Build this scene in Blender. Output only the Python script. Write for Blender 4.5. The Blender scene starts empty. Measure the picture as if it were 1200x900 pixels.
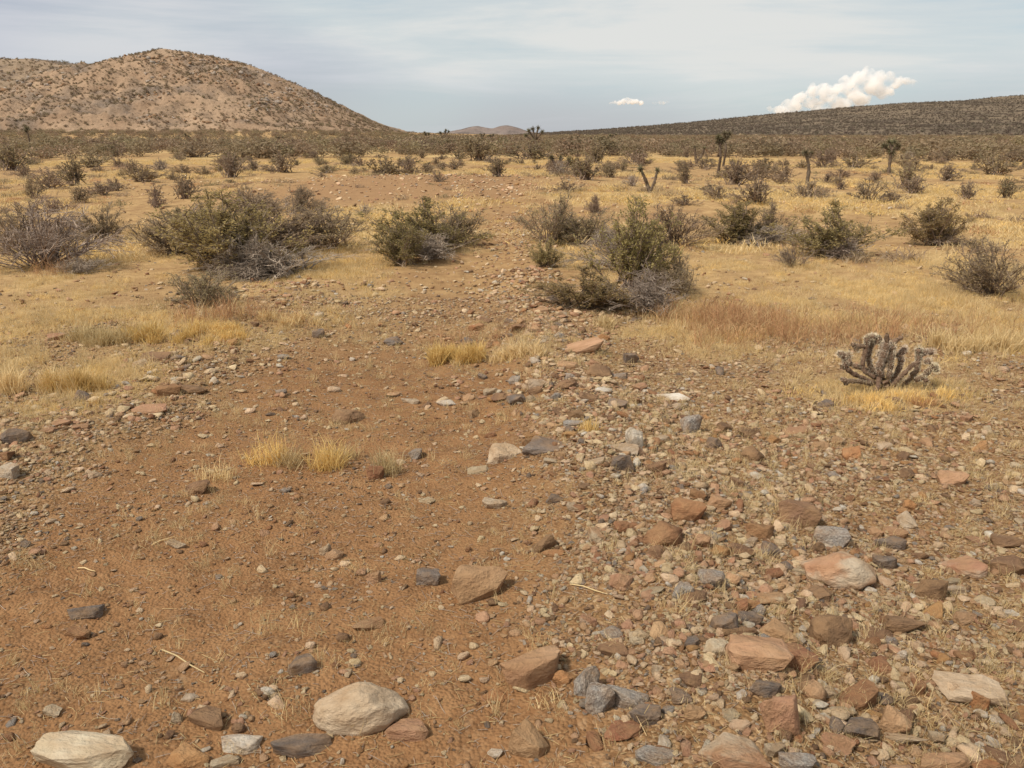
import bpy, bmesh, math, random
import numpy as np
from mathutils import Vector, Matrix, Euler

random.seed(7); RNG = np.random.default_rng(7)
R = math.radians
scene = bpy.context.scene
COL = scene.collection

# ------------------------------------------------------------------ camera
CAM_Z = 1.65
FPX = 942.0                       # focal length in photograph pixels (1200 wide)
PITCH = math.atan((450 - 158) / FPX)
cam_data = bpy.data.cameras.new('camera')
cam = bpy.data.objects.new('camera', cam_data); COL.objects.link(cam)
cam.location = (0, 0, CAM_Z)
cam.rotation_euler = (math.pi / 2 - PITCH, 0, 0)
cam_data.sensor_fit = 'HORIZONTAL'
cam_data.angle = 2 * math.atan(600 / FPX)
cam_data.clip_start = 0.05; cam_data.clip_end = 60000
scene.camera = cam

# ------------------------------------------------------------------ light
SUN_EL, SUN_AZ = R(52), R(236)    # azimuth clockwise from +Y: over the left shoulder
world = bpy.data.worlds.new('World'); scene.world = world; world.use_nodes = True
wn = world.node_tree.nodes; wl = world.node_tree.links
wn.clear()
def W(t, **kw):
    n = wn.new(t)
    for k, v in kw.items(): setattr(n, k, v)
    return n
w_out = W('ShaderNodeOutputWorld'); w_mix = W('ShaderNodeMixShader')
w_bg = W('ShaderNodeBackground'); w_cl = W('ShaderNodeBackground')
w_sky = W('ShaderNodeTexSky', sky_type='NISHITA', sun_disc=False, sun_elevation=SUN_EL, sun_rotation=SUN_AZ)
w_sky.air_density = 1.0; w_sky.dust_density = 0.6; w_sky.ozone_density = 1.5
w_bg.inputs[1].default_value = 0.065
w_cl.inputs[1].default_value = 1.0
wl.new(w_sky.outputs[0], w_bg.inputs[0])
w_tc = W('ShaderNodeTexCoord')
def wnoise(scale, loc, s, detail, rough=0.55, dist=0.0):
    m = W('ShaderNodeMapping'); m.inputs['Scale'].default_value = scale; m.inputs['Location'].default_value = loc
    n = W('ShaderNodeTexNoise'); n.inputs['Scale'].default_value = s; n.inputs['Detail'].default_value = detail
    n.inputs['Roughness'].default_value = rough; n.inputs['Distortion'].default_value = dist
    wl.new(w_tc.outputs['Generated'], m.inputs[0]); wl.new(m.outputs[0], n.inputs['Vector'])
    return n.outputs[0]
def wramp(fac, stops, interp='EASE'):
    r = W('ShaderNodeValToRGB'); r.color_ramp.interpolation = interp
    while len(r.color_ramp.elements) < len(stops): r.color_ramp.elements.new(0.5)
    for e, (p, c) in zip(r.color_ramp.elements, stops): e.position = p; e.color = (*c, 1)
    wl.new(fac, r.inputs[0]); return r.outputs[0]
broad = wnoise((-1, 1, 2.2), (13.1, 8, 1), 1.15, 2, 0.45)          # grey decks against thin bright veil
streak = wnoise((1.0, 1.0, 9), (3.1, 1.7, 0.4), 2.0, 8, 0.58, 0.35)   # ragged layers
veil = wramp(streak, [(0.36, (0.43, 0.50, 0.53)), (0.48, (0.485, 0.52, 0.525)), (0.62, (0.55, 0.555, 0.54))])
deck = wramp(streak, [(0.35, (0.37, 0.385, 0.44)), (0.62, (0.43, 0.445, 0.49))])
w_dm = W('ShaderNodeMix', data_type='RGBA'); wl.new(wramp(broad, [(0.36, (0, 0, 0)), (0.50, (1, 1, 1))]), w_dm.inputs[0])
wl.new(deck, w_dm.inputs[6]); wl.new(veil, w_dm.inputs[7]); cloudcol = w_dm.outputs[2]
cover = wramp(streak, [(0.36, (0.72, 0.72, 0.72)), (0.60, (0.97, 0.97, 0.97))])
wl.new(cloudcol, w_cl.inputs[0]); wl.new(cover, w_mix.inputs[0])
wl.new(w_bg.outputs[0], w_mix.inputs[1]); wl.new(w_cl.outputs[0], w_mix.inputs[2]); wl.new(w_mix.outputs[0], w_out.inputs[0])

sun_d = bpy.data.lights.new('sun', 'SUN'); sun = bpy.data.objects.new('sun', sun_d); COL.objects.link(sun)
sun_d.energy = 3.1; sun_d.angle = R(8); sun_d.color = (1.0, 0.92, 0.80)
sdir = Vector((math.sin(SUN_AZ) * math.cos(SUN_EL), math.cos(SUN_AZ) * math.cos(SUN_EL), math.sin(SUN_EL)))
sun.rotation_euler = sdir.to_track_quat('Z', 'Y').to_euler()
vs = scene.view_settings
scene.display_settings.display_device = 'sRGB'
vs.view_transform = 'Standard'; vs.look = 'None'; vs.exposure = 0.46; vs.gamma = 1.0; vs.use_curve_mapping = False
scene.cycles.max_bounces = 40; scene.cycles.diffuse_bounces = 3; scene.cycles.glossy_bounces = 2
scene.cycles.transmission_bounces = 4; scene.cycles.transparent_max_bounces = 8; scene.cycles.volume_bounces = 40
scene.cycles.use_denoising = True; scene.cycles.volume_step_rate = .15

# ------------------------------------------------------------------ maths helpers
def h2(ix, iy, seed):
    h = (ix.astype(np.int64) * 374761393 + iy.astype(np.int64) * 668265263 + seed * 974634777) & 0xFFFFFFFF
    h = ((h ^ (h >> 13)) * 1274126177) & 0xFFFFFFFF
    h = ((h ^ (h >> 16)) * 2246822519) & 0xFFFFFFFF
    return ((h ^ (h >> 15)) & 0xFFFFFF) / float(0xFFFFFF)
def vn(x, y, seed=0):
    x = np.asarray(x, float); y = np.asarray(y, float)
    ix = np.floor(x); iy = np.floor(y); fx = x - ix; fy = y - iy
    fx = fx * fx * fx * (fx * (fx * 6 - 15) + 10); fy = fy * fy * fy * (fy * (fy * 6 - 15) + 10)
    a = h2(ix, iy, seed); b = h2(ix + 1, iy, seed); c = h2(ix, iy + 1, seed); d = h2(ix + 1, iy + 1, seed)
    return (a + (b - a) * fx) * (1 - fy) + (c + (d - c) * fx) * fy
def fbm(x, y, seed=0, octv=4, gain=0.5):
    s = 0; a = 1; t = 0
    for i in range(octv):
        s = s + a * vn(np.asarray(x) * 2 ** i + 17.3 * i, np.asarray(y) * 2 ** i - 9.1 * i, seed + i); t += a; a *= gain
    return s / t
def sstep(a, b, v):
    t = np.clip((np.asarray(v, float) - a) / (b - a), 0, 1); return t * t * (3 - 2 * t)

# ------------------------------------------------------------------ terrain (world metres, +Y away from the viewer)
TRACK = np.array([(-5, -.6), (1.8, -.72), (2.6, -.86), (3.4, -.92), (4.5, -.86), (6, -.70), (8.4, -.50), (11.5, -.42), (18, -.25), (33, -.4), (60, -1.5), (120, -2)])
BERM = np.array([(-5, .55), (1.9, .60), (2.5, .66), (3.2, .58), (4.2, .42), (5.5, .34), (7, .22), (9, .18), (12, .12), (20, .2), (60, -.5)])
def track_x(y): return np.interp(y, TRACK[:, 0], TRACK[:, 1])
def berm_x(y): return np.interp(y, BERM[:, 0], BERM[:, 1])
def H(x, y):
    x = np.asarray(x, float); y = np.asarray(y, float); r = np.hypot(x, y)
    near = 1 - sstep(60, 200, r)
    z = near * ((fbm(x / 5, y / 5, 3, 2) - .5) * .16 + (fbm(x / 1.3, y / 1.3, 11, 2) - .5) * .05)
    fine = 1 - sstep(14, 40, r)
    z += fine * ((fbm(x / .38, y / .38, 23, 2) - .5) * .028 + (vn(x / .11, y / .11, 29) - .5) * .012)
    wtr = np.where(y < 6, .95, .95 - .4 * sstep(6, 10, y))
    tr = np.exp(-((x - track_x(y)) / wtr) ** 4)
    z -= .035 * tr * (1 - sstep(15, 40, y))
    bw = .42 - .17 * sstep(5, 8, y)
    z += (.10 - .05 * sstep(5, 8, y)) * np.exp(-((x - berm_x(y)) / bw) ** 2) * (1 - sstep(12, 20, y)) * (.6 + .8 * vn(x / .3, y / .5, 37))
    lb = track_x(y) - 1.75
    z += .05 * np.exp(-((x - lb) / .45) ** 2) * sstep(2.5, 4, y) * (1 - sstep(7, 11, y))
    z += .42 * np.exp(-((y - 25) / 6.5) ** 2) * np.exp(-((x + 2.2) / 7.5) ** 2)          # low bank the track climbs
    z += .14 * np.exp(-((y - 18) / 3.0) ** 2) * np.exp(-((x - 9) / 6) ** 2)
    z += (fbm(x / 40, y / 40, 41, 3) - .5) * (1.0 * sstep(30, 120, r))
    z += 2.4 * sstep(110, 330, y) * sstep(-20, -90, x) + 0.8 * sstep(150, 500, y)
    return z
CP, SP = math.cos(PITCH), math.sin(PITCH)
def ray(px, py):
    u = (px - 600) / FPX; v = -(py - 450) / FPX
    return np.array([u, CP + v * SP, -SP + v * CP])
def ground_at(px, py):
    d = ray(px, py); t = min(-CAM_Z / min(d[2], -1e-3), 400.)
    for _ in range(14):
        z = float(H(d[0] * t, d[1] * t)); tn = (z - CAM_Z) / min(d[2], -1e-3)
        t = t + .75 * (min(tn, 400.) - t)
    return np.array([d[0] * t, d[1] * t, float(H(d[0] * t, d[1] * t))])
def mpp(p):                        # metres per photograph pixel at a point
    return (p[1] * CP - (p[2] - CAM_Z) * SP) / FPX
def at_depth(px, py, Y):
    d = ray(px, py); t = Y / d[1]; return np.array([d[0] * t, Y, CAM_Z + d[2] * t])

# zone masks shared by the ground material and by what grows or lies there
PATCH = []                         # grass patches: x, y, rx, ry, strength
for (px, py, rx, ry, s) in [(150, 385, 170, 22, 1), (50, 445, 110, 40, .9), (320, 372, 80, 14, .8), (540, 412, 45, 16, .9), (610, 408, 60, 14, .6), (450, 385, 60, 14, .6),
        (1000, 345, 260, 24, .9), (1080, 390, 190, 26, 1.0), (880, 385, 110, 24, .9), (930, 320, 130, 14, .7), (120, 305, 110, 18, .8), (30, 345, 90, 24, .7), (390, 315, 60, 24, .55),
        (700, 318, 40, 20, .8), (1130, 320, 120, 18, .8), (350, 300, 70, 16, .5), (1035, 462, 90, 18, .8), (400, 345, 60, 10, .4), (830, 400, 90, 14, .6), (760, 395, 60, 10, .6)]:
    c = ground_at(px, py); e = ground_at(px, py - ry); f = ground_at(px, py + ry)
    PATCH.append((c[0], (e[1] + f[1]) / 2, rx * mpp(c), (e[1] - f[1]) / 2, s))
def m_track(x, y):
    n = (fbm(np.asarray(x) / .7, np.asarray(y) / 1.2, 51, 3) - .5)
    w = np.where(np.asarray(y) < 5.0, 1.12, 1.12 - .55 * sstep(5.0, 8.5, y))
    d = np.abs(np.asarray(x) - track_x(y) + .12) + n * .7
    near = 1 - sstep(w - .3, w + .25, d)
    far = 1 - sstep(.9, 1.8, np.abs(x - track_x(y)) + n)
    return np.where(np.asarray(y) < 9, near * (1 - .8 * sstep(5.2, 7.5, y)), far * .35)
def m_bare(x, y):                  # reddish bare bank
    n = (fbm(np.asarray(x) / 3, np.asarray(y) / 3, 57, 3) - .5)
    a = np.exp(-((y - 23) / 5.5) ** 2) * np.exp(-((x + 2.6) / 4.6) ** 2)
    b = np.exp(-((y - 16.5) / 2.5) ** 2) * np.exp(-((x - 1.2) / 3.2) ** 2) * .7
    return np.clip((np.maximum(a, b) + n * .5 - .25) * 2.2, 0, 1)
def m_grass(x, y):
    x = np.asarray(x, float); y = np.asarray(y, float)
    g = np.zeros_like(x)
    for (cx, cy, rx, ry, s) in PATCH:
        g = np.maximum(g, s * np.exp(-(((x - cx) / rx) ** 2 + ((y - cy) / ry) ** 2)))
    far = sstep(9, 13, y) * sstep(.46, .64, fbm(x / 4.5, y / 5, 61, 4)) * .9
    far = far * (1 - sstep(70, 160, y) * .5)
    g = np.maximum(g, far)
    n = fbm(x / .55, y / .8, 67, 4)
    strip = np.exp(-((x - .5 * (track_x(y) + berm_x(y))) / .85) ** 2) * sstep(5.5, 7, y) * (1 - sstep(26, 34, y))
    g = g * (.2 + 1.1 * sstep(.36, .60, n)) * (1 - .9 * strip) * (1 - .85 * m_track(x, y)) * (1 - .9 * m_bare(x, y))
    return np.clip(g, 0, 1)

# ------------------------------------------------------------------ material helpers
class Mat:
    def __init__(s, name):
        s.m = bpy.data.materials.new(name); s.m.use_nodes = True
        s.n = s.m.node_tree.nodes; s.l = s.m.node_tree.links; s.n.clear()
        s.out = s.n.new('ShaderNodeOutputMaterial')
    def add(s, t, ins=None, **kw):
        n = s.n.new(t)
        for k, v in kw.items(): setattr(n, k, v)
        for k, v in (ins or {}).items(): s.set(n.inputs[k], v)
        return n
    def set(s, sock, v):
        if isinstance(v, bpy.types.NodeSocket): s.l.new(v, sock)
        else:
            if isinstance(v, (tuple, list)) and len(v) == 3 and len(sock.default_value) == 4: v = (*v, 1)
            sock.default_value = v
    def noise(s, vec, scale, detail=4, rough=.55, dist=0):
        return s.add('ShaderNodeTexNoise', {'Vector': vec, 'Scale': scale, 'Detail': detail, 'Roughness': rough, 'Distortion': dist}).outputs[0]
    def ramp(s, fac, stops, interp='LINEAR'):
        r = s.add('ShaderNodeValToRGB', {0: fac}); r.color_ramp.interpolation = interp
        while len(r.color_ramp.elements) < len(stops): r.color_ramp.elements.new(.5)
        for e, (p, c) in zip(r.color_ramp.elements, stops):
            e.position = p; e.color = (*c, 1) if isinstance(c, tuple) else (c, c, c, 1)
        return r.outputs[0]
    def mix(s, fac, a, b, blend='MIX'):
        n = s.add('ShaderNodeMix', data_type='RGBA', blend_type=blend)
        s.set(n.inputs[0], fac); s.set(n.inputs[6], a); s.set(n.inputs[7], b); return n.outputs[2]
    def math(s, op, a, b=0.0, clamp=False):
        n = s.add('ShaderNodeMath', {0: a, 1: b}, operation=op, use_clamp=clamp); return n.outputs[0]
    def attr(s, name):
        return s.add('ShaderNodeAttribute', attribute_name=name).outputs['Fac']
    def rand(s):
        return s.add('ShaderNodeObjectInfo').outputs['Random']
    def bump(s, h, strength, dist):
        return s.add('ShaderNodeBump', {'Height': h, 'Strength': strength, 'Distance': dist}).outputs[0]
    def finish(s, col, rough=.95, normal=None, spec=.15, transl=0):
        b = s.add('ShaderNodeBsdfPrincipled', {'Base Color': col, 'Roughness': rough, 'Specular IOR Level': spec})
        if normal is not None: s.l.new(normal, b.inputs['Normal'])
        sh = b.outputs[0]
        if transl:
            t = s.add('ShaderNodeBsdfTranslucent', {'Color': col})
            mx = s.add('ShaderNodeMixShader', {0: transl, 1: sh, 2: t.outputs[0]}); sh = mx.outputs[0]
        s.l.new(sh, s.out.inputs[0]); return s.m

def hsv_var(M, col, fac, hv=.02, vv=.35):
    hs = M.add('ShaderNodeHueSaturation', {'Color': col})
    M.set(hs.inputs['Hue'], M.math('ADD', .5 - hv / 2, M.math('MULTIPLY', fac, hv)))
    f2 = M.math('FRACT', M.math('MULTIPLY', fac, 7.31))
    M.set(hs.inputs['Value'], M.math('ADD', 1 - vv / 2, M.math('MULTIPLY', f2, vv)))
    return hs.outputs[0]

# ground
g = Mat('desert_ground')
gp = g.add('ShaderNodeNewGeometry').outputs['Position']
n_big = g.noise(gp, .55, 5); n_mid = g.noise(gp, 6, 7, .62); n_fin = g.noise(gp, 45, 5, .6)
v1 = g.add('ShaderNodeTexVoronoi', {'Vector': gp, 'Scale': 85}); v2 = g.add('ShaderNodeTexVoronoi', {'Vector': gp, 'Scale': 33})
sep1 = g.add('ShaderNodeSeparateColor', {0: v1.outputs['Color']}).outputs[0]; sep2 = g.add('ShaderNodeSeparateColor', {0: v2.outputs['Color']}).outputs[1]
dirt = g.ramp(n_mid, [(.30, (.135, .063, .028)), (.50, (.228, .115, .052)), (.72, (.31, .172, .082))])
dirt = g.mix(g.math('MULTIPLY', g.ramp(n_fin, [(.45, 0.), (.7, 1.)]), .55), dirt, (.36, .205, .10))
dirt = g.mix(g.ramp(n_big, [(.42, 0.), (.68, .5)]), dirt, (.26, .142, .066))
grav = g.ramp(sep1, [(0, (.09, .048, .024)), (.3, (.17, .092, .043)), (.6, (.26, .15, .07)), (.85, (.40, .26, .14)), (1, (.55, .42, .27))])
grav2 = g.ramp(sep2, [(0, (.12, .065, .032)), (.4, (.23, .13, .06)), (.75, (.33, .20, .10)), (1, (.50, .36, .22))])
grav = g.mix(.45, grav, grav2)
grav = g.mix(g.math('MULTIPLY', g.ramp(n_mid, [(.35, 0.), (.65, 1.)]), .5), grav, (.25, .145, .066))
sand = g.ramp(n_mid, [(.3, (.29, .175, .08)), (.52, (.42, .27, .128)), (.75, (.54, .37, .185))])
straw = g.ramp(g.noise(gp, 26, 6, .7), [(.3, (.37, .245, .105)), (.5, (.54, .385, .175)), (.7, (.66, .51, .26))])
a_tr = g.attr('track'); a_gr = g.attr('grass'); a_sd = g.attr('sand'); a_br = g.attr('bare')
spk = g.add('ShaderNodeTexVoronoi', {'Vector': gp, 'Scale': 7.}); sk = g.add('ShaderNodeSeparateColor', {0: spk.outputs['Color']}).outputs[0]
sand = g.mix(g.math('MULTIPLY', g.ramp(g.noise(gp, 1.6, 6, .65), [(.45, 0.), (.62, 1.)]), .75), sand, g.mix(.5, grav, (.30, .175, .085)))
sand = g.mix(g.math('MULTIPLY', g.math('LESS_THAN', spk.outputs['Distance'], g.math('MULTIPLY', sk, .03)), .7), sand, (.16, .095, .055))
base = g.mix(a_sd, grav, sand)
base = g.mix(g.math('MULTIPLY', a_tr, g.ramp(n_mid, [(.25, .62), (.6, 1.)])), base, dirt)
base = g.mix(g.math('MULTIPLY', a_br, .9), base, g.mix(.65, dirt, (.35, .215, .115)))
base = g.mix(g.math('MULTIPLY', a_gr, g.ramp(n_fin, [(.3, .55), (.6, .95)])), base, straw)
hgt = g.math('ADD', g.math('MULTIPLY', n_mid, .8), g.math('ADD', g.math('MULTIPLY', n_fin, .5), g.math('MULTIPLY', v1.outputs['Distance'], -.35)))
M_GROUND = g.finish(base, 1.0, g.bump(hgt, .75, .03), .05)

def rock_mat(name, stops, nscale=9, spk=None, patch=None, dusty=1.0):
    M = Mat(name); tc = M.add('ShaderNodeTexCoord').outputs['Object']; rnd = M.rand()
    vec = M.add('ShaderNodeVectorMath', {0: tc, 1: M.add('ShaderNodeCombineXYZ', {0: M.math('MULTIPLY', rnd, 37.), 1: M.math('MULTIPLY', rnd, 11.), 2: 0.}).outputs[0]}, operation='ADD').outputs[0]
    n1 = M.noise(vec, nscale * .12, 7, .6, .4); n2 = M.noise(vec, nscale * .7, 6, .65)
    c = M.ramp(n1, stops)
    c = M.mix(.5, c, M.ramp(n2, [(.25, .40), (.6, .60), (.8, .80)]), 'OVERLAY')
    if patch:
        c = M.mix(M.ramp(M.noise(vec, .55, 5, .6, .5), [(.46, 0.), (.54, 1.)]), c, patch)
    if spk:
        c = M.mix(M.ramp(M.noise(vec, nscale * 1.0, 5, .7), [(.47, 0.), (.56, .9)]), c, spk)
    c = hsv_var(M, c, rnd, .025, .35)
    dust = M.ramp(M.noise(vec, 1.6, 5, .6), [(.36, .20), (.66, .72)])
    c = M.mix(M.math('MULTIPLY', dust, dusty), c, (.34, .205, .105))
    nh = M.math('ADD', n1, M.math('MULTIPLY', n2, .5))
    return M.finish(c, .92, M.bump(nh, .8, .05), .15)
MR = {
    'C': rock_mat('cream_rock', [(.3, (.36, .275, .18)), (.55, (.49, .40, .285)), (.75, (.58, .50, .39))]),
    'P': rock_mat('pink_tan_rock', [(.3, (.30, .155, .085)), (.55, (.42, .245, .145)), (.75, (.50, .33, .21))]),
    'B': rock_mat('brown_rock', [(.3, (.085, .045, .03)), (.55, (.165, .095, .06)), (.78, (.24, .155, .10))]),
    'R': rock_mat('rust_rock', [(.3, (.14, .055, .03)), (.55, (.25, .105, .055)), (.78, (.32, .17, .09))]),
    'G': rock_mat('dark_grey_rock', [(.3, (.055, .055, .06)), (.55, (.13, .125, .125)), (.78, (.24, .225, .21))]),
    'M': rock_mat('mottled_grey_rock', [(.3, (.10, .10, .105)), (.55, (.22, .215, .21)), (.78, (.34, .32, .29))], 12, (.42, .40, .36)),
    'W': rock_mat('white_quartz', [(.3, (.55, .47, .35)), (.55, (.70, .64, .53)), (.75, (.80, .76, .68))]),
    'O': rock_mat('orange_rock', [(.3, (.28, .12, .045)), (.55, (.43, .21, .085)), (.75, (.50, .29, .14))]),
    'T': rock_mat('two_tone_rock', [(.3, (.26, .12, .065)), (.55, (.37, .21, .125)), (.75, (.43, .28, .18))], 9, None, (.46, .385, .285)),
}
def leaf_mat(name, c0, c1, transl=.25, hv=.03):
    M = Mat(name); t = M.attr('tint')
    c = M.mix(t, c0, c1); c = hsv_var(M, c, M.rand(), hv, .4)
    return M.finish(c, .75, None, .2, transl)
def wood_mat(name, c0, c1, scale=20):
    M = Mat(name); tc = M.add('ShaderNodeTexCoord').outputs['Object']
    c = M.ramp(M.noise(tc, scale, 5, .6), [(.3, c0), (.7, c1)]); c = hsv_var(M, c, M.rand(), .015, .3)
    return M.finish(c, .95, None, .1)
M_CREO = leaf_mat('creosote_leaf', (.24, .185, .074), (.43, .34, .15), .45)
M_CREO_D = leaf_mat('olive_grey_leaf', (.255, .195, .108), (.42, .325, .19), .45)
M_BURS = leaf_mat('brown_grey_leaf', (.25, .18, .12), (.42, .31, .21), .4)
M_STEM = wood_mat('shrub_stem', (.17, .122, .088), (.33, .25, .185))
M_DEAD = wood_mat('dead_twig', (.22, .165, .13), (.48, .385, .30), 9)
M_FAR = leaf_mat('far_scrub_leaf', (.20, .15, .092), (.335, .25, .155), .35, .04)
M_FARD = leaf_mat('slope_scrub_leaf', (.135, .105, .078), (.225, .172, .125), .3, .04)
M_STRAW = leaf_mat('dry_grass_blade', (.56, .40, .19), (.79, .63, .36), .35, .004)
M_GOLD = leaf_mat('golden_grass_blade', (.65, .44, .15), (.84, .62, .27), .35, .004)
M_REDST = leaf_mat('rust_stalk', (.38, .20, .10), (.60, .38, .20), .35, .01)
M_BARK = wood_mat('joshua_bark', (.085, .062, .045), (.19, .14, .10), 14)
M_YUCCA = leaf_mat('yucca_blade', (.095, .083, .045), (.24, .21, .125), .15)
M_CHOL = wood_mat('cholla_skin', (.10, .062, .042), (.24, .16, .105), 60)
M_SPINE = leaf_mat('cholla_spine', (.36, .26, .17), (.80, .70, .54), .3)

# ------------------------------------------------------------------ object helpers
def mesh_np(name, V, F, mat=None, smooth=False, tint=None):
    me = bpy.data.meshes.new(name)
    V = np.asarray(V, np.float32)
    if isinstance(F, np.ndarray):
        nf, k = F.shape
        me.vertices.add(len(V)); me.vertices.foreach_set('co', V.ravel())
        me.loops.add(nf * k); me.loops.foreach_set('vertex_index', F.astype(np.int32).ravel())
        me.polygons.add(nf); me.polygons.foreach_set('loop_start', np.arange(0, nf * k, k, dtype=np.int32))
        me.update(calc_edges=True)
    else:
        me.from_pydata(V.tolist(), [], F); me.update()
    if smooth: me.polygons.foreach_set('use_smooth', np.ones(len(me.polygons), bool))
    if tint is not None:
        a = me.attributes.new('tint', 'FLOAT', 'FACE'); a.data.foreach_set('value', np.asarray(tint, np.float32))
    if mat: me.materials.append(mat)
    return me
def link(name, data, parent=None, loc=None, rot=None, scale=None):
    o = bpy.data.objects.new(name, data); COL.objects.link(o)
    if parent is not None: o.parent = parent
    if loc is not None: o.location = [float(v) for v in loc]
    if rot is not None: o.rotation_euler = rot
    if scale is not None: o.scale = scale
    return o
def tag(o, label=None, cat=None, group=None, kind=None):
    if label: o['label'] = label
    if cat: o['category'] = cat
    if group: o['group'] = group
    if kind: o['kind'] = kind
    return o
def norm(v): return v / np.maximum(np.linalg.norm(v, axis=-1, keepdims=True), 1e-9)
def segs_mesh(P0, P1, R0, R1, sides=3):
    """prisms along segments -> V, F(tri/quads as quads)"""
    P0 = np.asarray(P0, float); P1 = np.asarray(P1, float); n = len(P0)
    R0 = np.asarray(R0, float); R1 = np.asarray(R1, float)
    d = norm(P1 - P0); ref = np.where(np.abs(d[:, 2:3]) > .9, np.array([[1., 0, 0]]), np.array([[0, 0, 1.]]))
    u = norm(np.cross(d, ref)); w = np.cross(d, u)
    V = np.zeros((n, 2 * sides, 3))
    for k in range(sides):
        a = 2 * math.pi * k / sides; o = u * math.cos(a) + w * math.sin(a)
        V[:, k] = P0 + o * R0[:, None]; V[:, sides + k] = P1 + o * R1[:, None]
    base = (np.arange(n) * 2 * sides)[:, None]
    F = np.concatenate([base + np.array([[k, (k + 1) % sides, sides + (k + 1) % sides, sides + k]]) for k in range(sides)])
    return V.reshape(-1, 3), F
def leaves_mesh(C, D, L, Wd, rng):
    """rhombic leaves: centres, directions, length, width"""
    n = len(C); D = norm(D); q = norm(np.cross(D, rng.normal(size=(n, 3))))
    L = np.asarray(L)[:, None]; Wd = np.asarray(Wd)[:, None]
    V = np.stack([C - D * L * .5, C + q * Wd * .5, C + D * L * .5, C - q * Wd * .5], 1).reshape(-1, 3)
    F = (np.arange(n) * 4)[:, None] + np.array([[0, 1, 2, 3]])
    return V, F

# ------------------------------------------------------------------ ground sheet
def build_ground():
    r = [0.35]
    while r[-1] < 60: r.append(r[-1] * 1.0125)
    while r[-1] < 16000: r.append(r[-1] * 1.03)
    r = np.array(r)
    fr = np.concatenate([np.arange(-62, -42, .5), np.arange(-42, 42.01, .2), np.arange(42.5, 62.1, .5)]); bk = np.arange(65, 295.1, 3.)
    ang = np.radians(np.concatenate([fr, bk])); na = len(ang); nr = len(r)
    Rr, A = np.meshgrid(r, ang, indexing='ij')
    X = (Rr * np.sin(A)).ravel(); Y = (Rr * np.cos(A)).ravel()
    Z = H(X, Y)
    V = np.vstack([np.stack([X, Y, Z], 1), [[0, 0, float(H(0, 0))]]])
    i = np.arange(nr - 1)[:, None] * na; j = np.arange(na)[None, :]; j2 = (j + 1) % na
    F = np.stack([i + j, i + na + j, i + na + j2, i + j2], -1).reshape(-1, 4)[:, ::-1]
    c = len(V) - 1
    Ft = np.stack([np.full(na, c), np.arange(na), (np.arange(na) + 1) % na, (np.arange(na) + 1) % na], -1)
    me = mesh_np('ground', V, F, M_GROUND, True)
    # centre fan
    bm = bmesh.new(); bm.from_mesh(me); bm.verts.ensure_lookup_table()
    for k in range(na):
        try: bm.faces.new((bm.verts[c], bm.verts[(k + 1) % na], bm.verts[k])).smooth = True
        except ValueError: pass
    bm.to_mesh(me); bm.free()
    vx, vy = V[:, 0], V[:, 1]
    sd = np.maximum(sstep(5.8, 10, vy + 2 * (fbm(vx / 2, vy / 2, 71, 2) - .5)), sstep(-2.6, -4.5, vx) * .6)
    for nm, val in (('track', m_track(vx, vy) * (1 - sstep(40, 70, vy)) * sstep(-20, -5, vy)), ('grass', m_grass(vx, vy)), ('sand', sd), ('bare', m_bare(vx, vy))):
        a = me.attributes.new(nm, 'FLOAT', 'POINT'); a.data.foreach_set('value', np.asarray(val, np.float32))
    o = link('ground', me); tag(o, kind='structure'); return o
build_ground()

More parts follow.
